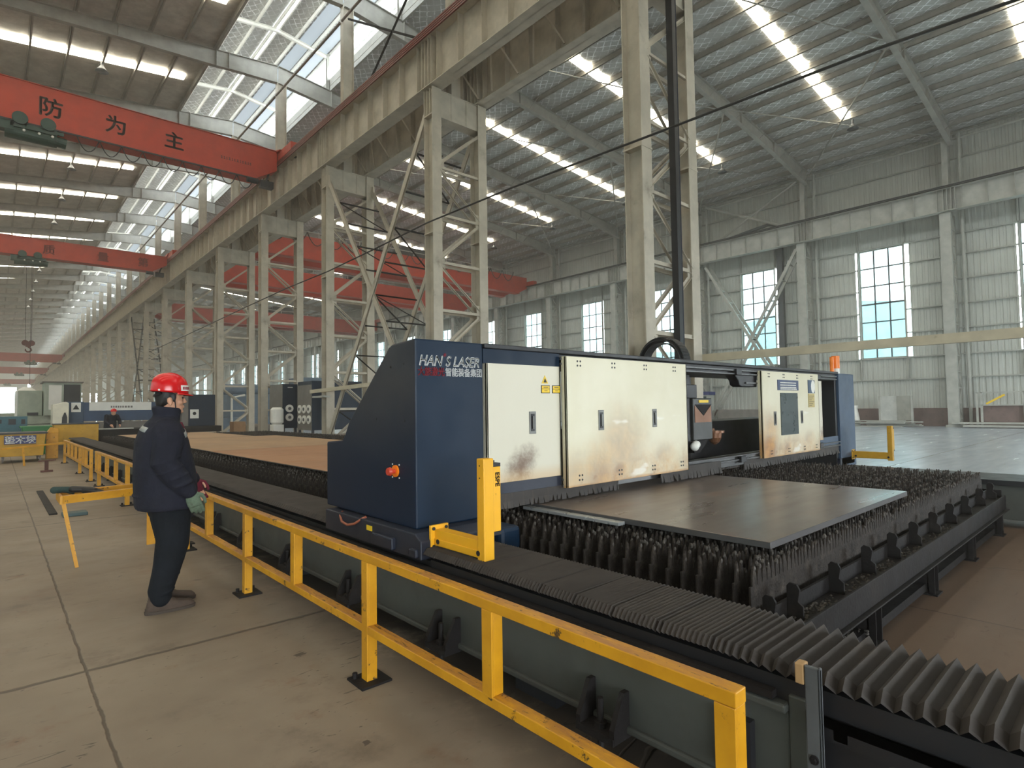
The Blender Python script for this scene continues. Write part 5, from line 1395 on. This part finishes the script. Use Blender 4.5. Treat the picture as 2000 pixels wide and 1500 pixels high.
def worker(loc, yaw):
    P = thing('person', 'person in a red hard hat and navy padded jacket standing left, watching the machine', 'person', loc, rz=yaw)
    # ---- continuous body: head with face, neck, trunk, limbs, hands
    b = MB()
    hx, hz = .022, 1.60
    b.ell((hx - .004, 0, hz + .025), (.093, .074, .105), 20, 16)             # skull
    b.loft([((hx + .03, 0, hz - .115), (.035, 0, .0), (0, .026, 0)), ((hx + .022, 0, hz - .098), (.062, 0, 0), (0, .045, 0)), ((hx + .016, 0, hz - .06), (.072, 0, 0), (0, .058, 0)), ((hx + .010, 0, hz - .01), (.082, 0, 0), (0, .068, 0)), ((hx, 0, hz + .04), (.085, 0, 0), (0, .070, 0))], 18, 2.3)  # jaw, cheeks
    b.ell((hx + .072, 0, hz - .094), (.024, .022, .018), 10, 8)               # chin
    b.loft([((hx + .086, 0, hz + .03), (.008, 0, 0), (0, .008, 0)), ((hx + .094, 0, hz + .005), (.013, 0, 0), (0, .011, 0)), ((hx + .104, 0, hz - .018), (.016, 0, 0), (0, .014, 0)), ((hx + .098, 0, hz - .030), (.014, 0, 0), (0, .016, 0))], 10)  # nose
    b.ell((hx + .088, 0, hz - .053), (.014, .024, .006), 10, 6); b.ell((hx + .087, 0, hz - .065), (.014, .021, .007), 10, 6)   # lips
    for s in (-1, 1):
        b.ell((hx + .076, s * .032, hz + .03), (.016, .024, .007), 10, 6)     # brow
        b.ell((hx + .058, s * .044, hz - .025), (.026, .022, .022), 10, 8)    # cheekbone
        b.ell((hx - .012, s * .074, hz - .015), (.018, .010, .031), 10, 8, Matrix.Rotation(-.2, 3, 'Y')); b.ell((hx - .008, s * .075, hz - .04), (.009, .008, .012), 8, 6)  # ear
    limb(b, [(-.005, 0, 1.40), (.005, 0, 1.46), (.02, 0, 1.53)], [.075, .058, .056])
    b.loft([ring((.0, 0, .84), .11, .15), ring((.01, 0, .98), .12, .15), ring((.0, 0, 1.15), .12, .145), ring((-.02, 0, 1.3), .12, .17), ring((-.015, 0, 1.40), .085, .16), ring((-.01, 0, 1.43), .06, .09)], 18, 2.4)
    SH = [(-.015, -.185, 1.375), (-.015, .185, 1.375)]; EL = [(-.045, -.275, 1.11), (-.03, .27, 1.11)]; WR = [(.115, -.262, .895), (.232, .215, .94)]
    for i in (0, 1): limb(b, [SH[i], EL[i], WR[i]], [.06, .045, .032])
    HP = [(.0, -.09, .87), (.0, .09, .87)]; KN = [(.035, -.10, .49), (.06, .10, .49)]; AN = [(-.045, -.115, .10), (-.0, .10, .10)]
    for i in (0, 1): limb(b, [HP[i], KN[i], AN[i]], [.085, .06, .045])
    hd = [(Vector((.38, -.02, -1)), Vector((-.15, -1, 0)), Vector((1, -.2, .3))), (Vector((.35, .0, -1)), Vector((-.15, 1, 0)), Vector((1, .2, .3)))]
    for i in (0, 1): hand(b, WR[i], *hd[i], .9, .75)
    for i in (0, 1): b.loft([((AN[i][0] - .03, AN[i][1], .08), (.035, 0, 0), (0, .035, 0)), ((AN[i][0] + .05, AN[i][1], .05), (.09, 0, 0), (0, .04, 0)), ((AN[i][0] + .08, AN[i][1], .03), (.11, 0, 0), (0, .042, 0))], 12)
    body = remesh(b, 'body', m_skin, P, .005, 3)
    for s in (-1, 1):
        mb = MB(); mb.ell((hx + .082, s * .031, hz + .012), (.010, .016, .0055), 10, 8); mb.build('eye', m_hair, body, local=True, smooth=True)
        mb = MB(); mb.ell((hx + .089, s * .033, hz + .029), (.007, .021, .004), 10, 6); mb.build('eyebrow', m_hair, body, local=True, smooth=True)
    mb = MB(); mb.ell((hx + .095, 0, hz - .059), (.0075, .02, .0022), 10, 6); mb.build('mouth', mat('lip', (140, 78, 70), .5), body, local=True, smooth=True)
    h = MB(); h.ell((hx - .022, 0, hz + .03), (.083, .078, .101), 20, 14); h.loft([((hx - .07, 0, hz - .06), (.02, 0, 0), (0, .045, 0)), ((hx - .062, 0, hz - .03), (.036, 0, 0), (0, .062, 0)), ((hx - .045, 0, hz + .02), (.055, 0, 0), (0, .076, 0))], 16)
    for s in (-1, 1): h.ell((hx + .018, s * .070, hz + .012), (.016, .009, .036), 8, 8)
    remesh(h, 'hair', m_hair, P, .006, 3)
    # ---- hard hat
    t = MB(); n = 32; vs = []; fs = []
    cx, cz = hx - .002, hz + .052
    prof = [(1.0, 0), (1.0, .016), (.985, .045), (.95, .075), (.85, .108), (.66, .134), (.36, .150), (.02, .153)]
    for r, z in prof:
        for j in range(n):
            a = 2 * math.pi * j / n; vs.append((cx + r * .131 * math.cos(a), r * .112 * math.sin(a), cz + z - .012 * math.cos(a) * (1 if z == 0 else .4)))
    for i in range(len(prof) - 1):
        for j in range(n): fs.append((i * n + j, i * n + (j + 1) % n, (i + 1) * n + (j + 1) % n, (i + 1) * n + j))
    fs.append(tuple((len(prof) - 1) * n + j for j in range(n)))
    t.add(vs, fs); hat = t.build('hard_hat', m_hat, P, local=True, smooth=True)
    md = hat.modifiers.new('thick', 'SOLIDIFY'); md.thickness = .004
    t = MB(); vs = []; fs = []
    for j in range(n + 1):
        a = -R(75) + R(150) * j / n; e = .03 * max(0, math.cos(a)) ** .8 + .006
        for q in (0, 1): vs.append((cx + (.130 + q * e) * math.cos(a), (.111 + q * e * .6) * math.sin(a), cz + .004 - q * .014 - .012 * math.cos(a)))
    for j in range(n): fs.append((2 * j, 2 * j + 1, 2 * j + 3, 2 * j + 2))
    t.add(vs, fs); br = t.build('brim', m_hat, hat, local=True, smooth=True); md = br.modifiers.new('thick', 'SOLIDIFY'); md.thickness = .004
    t = MB()
    for o in (-.045, -.022, 0, .022, .045):
        pts = []
        for i in range(13):
            a = R(35) + R(115) * i / 12; yy = o; k = math.sqrt(max(0, 1 - (yy / .112) ** 2)); pts.append((cx + .128 * k * math.cos(a), yy, cz + .004 + .150 * k * math.sin(a) ** .86))
        t.tube(pts, .0055, 6)
    t.build('ridges', m_hat, hat, local=True, smooth=True)
    t = MB()
    for s in (-1, 1):
        for a in (25, 130): t.disc((cx + .129 * math.cos(R(a)), s * .110 * math.sin(R(a)), cz + .02), (math.cos(R(a)), s * math.sin(R(a)), 0), .008, .004, 12)
    t.build('rivets', m_white, hat, local=True)
    t = MB(); vs = []; fs = []
    for j in range(9):
        a = -R(62) + R(56) * j / 8
        for q in (0, 1): r = 1.012 - .035 * q; vs.append((cx + .131 * r * math.cos(a), .112 * r * math.sin(a), cz + .012 + .045 * q))
    for j in range(8): fs.append((2 * j, 2 * j + 2, 2 * j + 3, 2 * j + 1))
    t.add(vs, fs); st = t.build('sticker', m_white, hat, local=True)
    t = MB()
    for j in (1.5, 3, 4.5, 6):
        a = -R(62) + R(56) * j / 8; c = Vector((cx + .1325 * math.cos(a), .1135 * math.sin(a), cz + .034)); tx = Vector((-math.sin(a) * .143, math.cos(a) * .112, 0)).normalized()
        t.bar(c - tx * .006, c + tx * .006, .002, .022); 
    t.build('sticker_marks', m_txtr, st, local=True)
    t = MB()
    for s in (-1, 1): t.tube([(hx + .03, s * .079, hz + .055), (hx + .022, s * .077, hz - .01), (hx + .03, s * .066, hz - .07), (hx + .045, s * .03, hz - .112), (hx + .05, 0, hz - .118)], .0045, 6)
    t.tube([(hx - .07, -.07, hz + .05), (hx - .1, -.03, hz + .03), (hx - .1, .03, hz + .03), (hx - .07, .07, hz + .05)], .012, 6)
    t.build('chin_strap', m_black, hat, local=True)
    # ---- jacket
    j = MB()
    j.loft([ring((.0, 0, .765), .198, .265), ring((.0, 0, .79), .206, .275), ring((-.0, 0, .90), .212, .268), ring((-.008, 0, 1.03), .21, .255), ring((-.02, 0, 1.16), .195, .25), ring((-.03, 0, 1.28), .178, .255), ring((-.03, 0, 1.36), .15, .235), ring((-.025, 0, 1.42), .112, .17), ring((-.01, 0, 1.46), .09, .105)], 28, 2.3)
    j.loft([ring((-.008, 0, 1.42), .098, .105, .12), ring((-.0, 0, 1.47), .092, .09, .15), ring((.0, 0, 1.525), .102, .092, .12), ring((.002, 0, 1.54), .094, .084, .12)], 22, 2.2)   # collar
    for i in (0, 1):
        s = -1 if i == 0 else 1
        S, E_, W_ = Vector(SH[i]), Vector(EL[i]), Vector(WR[i]); W2 = W_ + (W_ - E_).normalized() * -.01
        limb(j, [S + Vector((-.01, -s * .03, .0)), S + Vector((-.005, s * .03, -.06)), (S + E_) / 2 + Vector((0, s * .015, 0)), E_ + Vector((-.01, s * .005, .02)), (E_ * .55 + W_ * .45) + Vector((0, 0, -.005)), W2], [(.105, .085), (.108, .088), (.10, .085), (.094, .082), (.085, .076), (.062, .058)], 18)
        # folds at the elbow and along the sleeve
        for f, r in ((.34, .108), (.62, .105), (.86, .102)):
            c = S.lerp(E_, f); j.ell(c + Vector((.0, s * .012, 0)), (r, .09, .028), 14, 8, Matrix.Rotation(.5, 3, 'Y'))
        for f, r in ((.18, .098), (.45, .09), (.72, .08)):
            c = E_.lerp(W2, f); j.ell(c + Vector((0, s * .006, 0)), (r, .08, .024), 14, 8, Matrix.Rotation(-.35, 3, 'Y'))
    for z, fx in ((.86, .220), (.98, .217), (1.1, .205)): j.ell((-.006, 0, z), (fx, .268, .03), 24, 8, Matrix.Rotation(.06, 3, 'Y'))
    jk = remesh(j, 'jacket', m_jacket, P, .008, 3)
    # reflective tapes wrapped on the back and chest: short bands lying on the cloth
    dg = bpy.context.evaluated_depsgraph_get()
    from mathutils.bvhtree import BVHTree
    bv = BVHTree.FromPolygons([v.co.copy() for v in jk.data.vertices], [tuple(p.vertices) for p in jk.data.polygons])
    def tape(p0, p1, away, wd, name='reflective_tape'):
        p0 = Vector(p0); p1 = Vector(p1); A = Vector(away).normalized(); N = 10; vs = []; fs = []
        up = (p1 - p0).cross(A).normalized()
        for i in range(N + 1):
            for q in (-.5, .5):
                o = p0.lerp(p1, i / N) + up * wd * q + A * .5
                hit = bv.ray_cast(o, -A)
                co = hit[0] + hit[1] * .004 if hit[0] is not None else p0.lerp(p1, i / N)
                vs.append(tuple(co))
        for i in range(N): fs.append((2 * i, 2 * i + 1, 2 * i + 3, 2 * i + 2))
        o = MB().add(vs, fs).build(name, m_strip, jk, local=True, smooth=True); md = o.modifiers.new('thick', 'SOLIDIFY'); md.thickness = .003; return o
    tape((-.2, .15, 1.40), (-.2, -.15, 1.375), (-1, -.25, .15), .036)
    tape((.15, -.20, 1.325), (.15, -.04, 1.355), (1, -.35, .1), .038); tape((.15, .20, 1.325), (.15, .04, 1.355), (1, .35, .1), .038)
    tape((.2, -.015, 1.4), (.25, -.0, .8), (1, 0, 0), .02, 'zip').data.materials[0] = m_black
    # maroon sweatshirt hem and collar edge showing under the jacket
    mb = MB(); mb.loft([ring((.05, .06, 1.32), .11, .03), ring((.05, .06, 1.42), .07, .03)], 12); mb.build('scarf', m_mglove, P, local=True, smooth=True)
    # ---- trousers
    p = MB()
    p.loft([ring((.01, 0, .70), .12, .17), ring((.012, 0, .80), .155, .19), ring((.01, 0, .95), .15, .18), ring((.01, 0, 1.0), .13, .16)], 22, 2.3)
    for i in (0, 1):
        H_, K_, A_ = Vector(HP[i]), Vector(KN[i]), Vector(AN[i]); s = -1 if i == 0 else 1
        limb(p, [H_ + Vector((.02, 0, -.02)), H_.lerp(K_, .5) + Vector((.01, 0, 0)), K_ + Vector((-.0, 0, 0)), K_.lerp(A_, .5) + Vector((-.005, 0, 0)), A_ + Vector((-.005, 0, .05)), A_ + Vector((.0, 0, .005))], [(.15, .112), (.132, .102), (.112, .092), (.094, .084), (.083, .078), (.076, .074)], 18)
        for f, r in ((.25, .104), (.5, .097), (.72, .093), (.88, .09)):
            c = K_.lerp(A_, f); p.ell(c, (r, .088, .02), 14, 8, Matrix.Rotation(.25 * (1 if f < .6 else -1), 3, 'Y'))
    remesh(p, 'trousers', m_pants, P, .008, 3)
    # ---- shoes
    for i in (0, 1):
        ax, ay = AN[i][0], AN[i][1]; s = MB()
        s.loft([((ax - .055, ay, .035), (.03, 0, 0), (0, .03, 0)), ((ax - .055, ay, .04), (.055, 0, 0), (0, .042, 0))], 12)
        s.loft([((ax + .065, ay, .012), (.165, 0, 0), (0, .050, 0)), ((ax + .065, ay, .035), (.165, 0, 0), (0, .052, 0)), ((ax + .055, ay, .06), (.15, 0, .0), (0, .05, 0)), ((ax + .015, ay, .09), (.098, 0, -.012), (0, .048, 0)), ((ax - .015, ay, .12), (.066, 0, -.008), (0, .044, 0)), ((ax - .02, ay, .15), (.058, 0, 0), (0, .043, 0))], 20, 2.4)
        sh = remesh(s, 'shoe', m_shoe, P, .006, 3)
        s = MB(); s.loft([((ax + .065, ay, 0), (.168, 0, 0), (0, .052, 0)), ((ax + .065, ay, .022), (.172, 0, 0), (0, .056, 0))], 22, 2.5); s.build('sole', mat('shoe_sole', (66, 56, 48), .8) if 'shoe_sole' not in MATS else MATS['shoe_sole'], sh, local=True)
        s = MB(); 
        for q in range(4): s.tube([(ax + .03 + .02 * q, ay - .03, .108 - .012 * q), (ax + .035 + .02 * q, ay, .118 - .012 * q), (ax + .03 + .02 * q, ay + .03, .108 - .012 * q)], .003, 5)
        s.build('laces', m_hair, sh, local=True)
    # ---- gloves
    for i, mm in ((0, m_glove), (1, m_mglove)):
        g = MB(); D, O, F = hd[i]
        hand(g, WR[i], D, O, F, 1.12, .75)
        limb(g, [Vector(WR[i]) - D.normalized() * .045, Vector(WR[i]) + D.normalized() * .02], [.044, .036])
        remesh(g, 'glove', mm, P, .0045, 2)
    return P
worker((1.0, 5.17, 0), R(-2))

def far_worker(loc):
    P = thing('person', 'distant person in a red helmet and dark clothes bending over the far cutting bed', 'person', loc)
    b = MB()
    b.loft([ring((0, 0, .0), .17, .2), ring((.02, 0, .25), .16, .21), ring((.1, 0, .45), .13, .2), ring((.18, 0, .52), .08, .1)], 16)
    b.ell((.26, 0, .60), (.1, .085, .12), 14, 10)
    for s in (-1, 1):
        limb(b, [(.12, s * .2, .45), (.2, s * .27, .22), (.38, s * .18, .08)], [.07, .055, .04])
        limb(b, [(-.02, s * .1, .05), (.1, s * .13, -.35), (-.05, s * .12, -.8)], [.1, .07, .06])
        hand(b, (.38, s * .18, .08), (.8, -s * .2, -.6), (0, s, .2), (.5, 0, .8), 1.0, .6)
    body = remesh(b, 'body', m_skin, P, .012, 3)
    b = MB(); b.loft([ring((0, 0, -.05), .2, .23), ring((.02, 0, .25), .18, .23), ring((.1, 0, .45), .15, .22), ring((.17, 0, .53), .09, .11)], 16)
    for s in (-1, 1): limb(b, [(.12, s * .2, .45), (.2, s * .28, .22), (.36, s * .19, .1)], [.085, .07, .055])
    remesh(b, 'jacket', m_jacket, P, .014, 3)
    b = MB()
    for s in (-1, 1): limb(b, [(-.02, s * .1, .05), (.1, s * .13, -.35), (-.05, s * .12, -.78)], [.125, .1, .09])
    remesh(b, 'trousers', m_pants, P, .014, 3)
    b = MB(); b.loft([((.27, 0, .64), (.14, 0, 0), (0, .12, 0)), ((.27, 0, .66), (.125, 0, 0), (0, .11, 0)), ((.27, 0, .73), (.1, 0, 0), (0, .09, 0)), ((.27, 0, .77), (.03, 0, 0), (0, .03, 0))], 18); b.build('hard_hat', m_hat, P, local=True, smooth=True)
    P.rotation_euler = (0, 0, R(-70)); return P
far_worker((3.62, 29.45, .92))

# gloves left lying on the barrier frame
for nm, m, loc, yaw, lab in (('work_glove', mat('dark_green_glove', (44, 62, 58), .9), (.52, 7.4, .735), .3, 'dark green work glove draped over the end of the barrier frame'),
                             ('work_glove', m_hair, (.66, 7.28, .735), -.4, 'black work glove lying on the barrier frame beside the green one')):
    g = MB(); hand(g, (0, 0, 0), (1, 0, -.1), (0, 0, 1), (0, 1, 0), 1.25, .35); limb(g, [(-.07, 0, .0), (.01, 0, 0)], [(.035, .05), (.03, .045)])
    o = remesh(g, nm, m, None, .006, 2); o.location = loc; o.rotation_euler = (0, .05, yaw); tag(o, lab, 'glove')
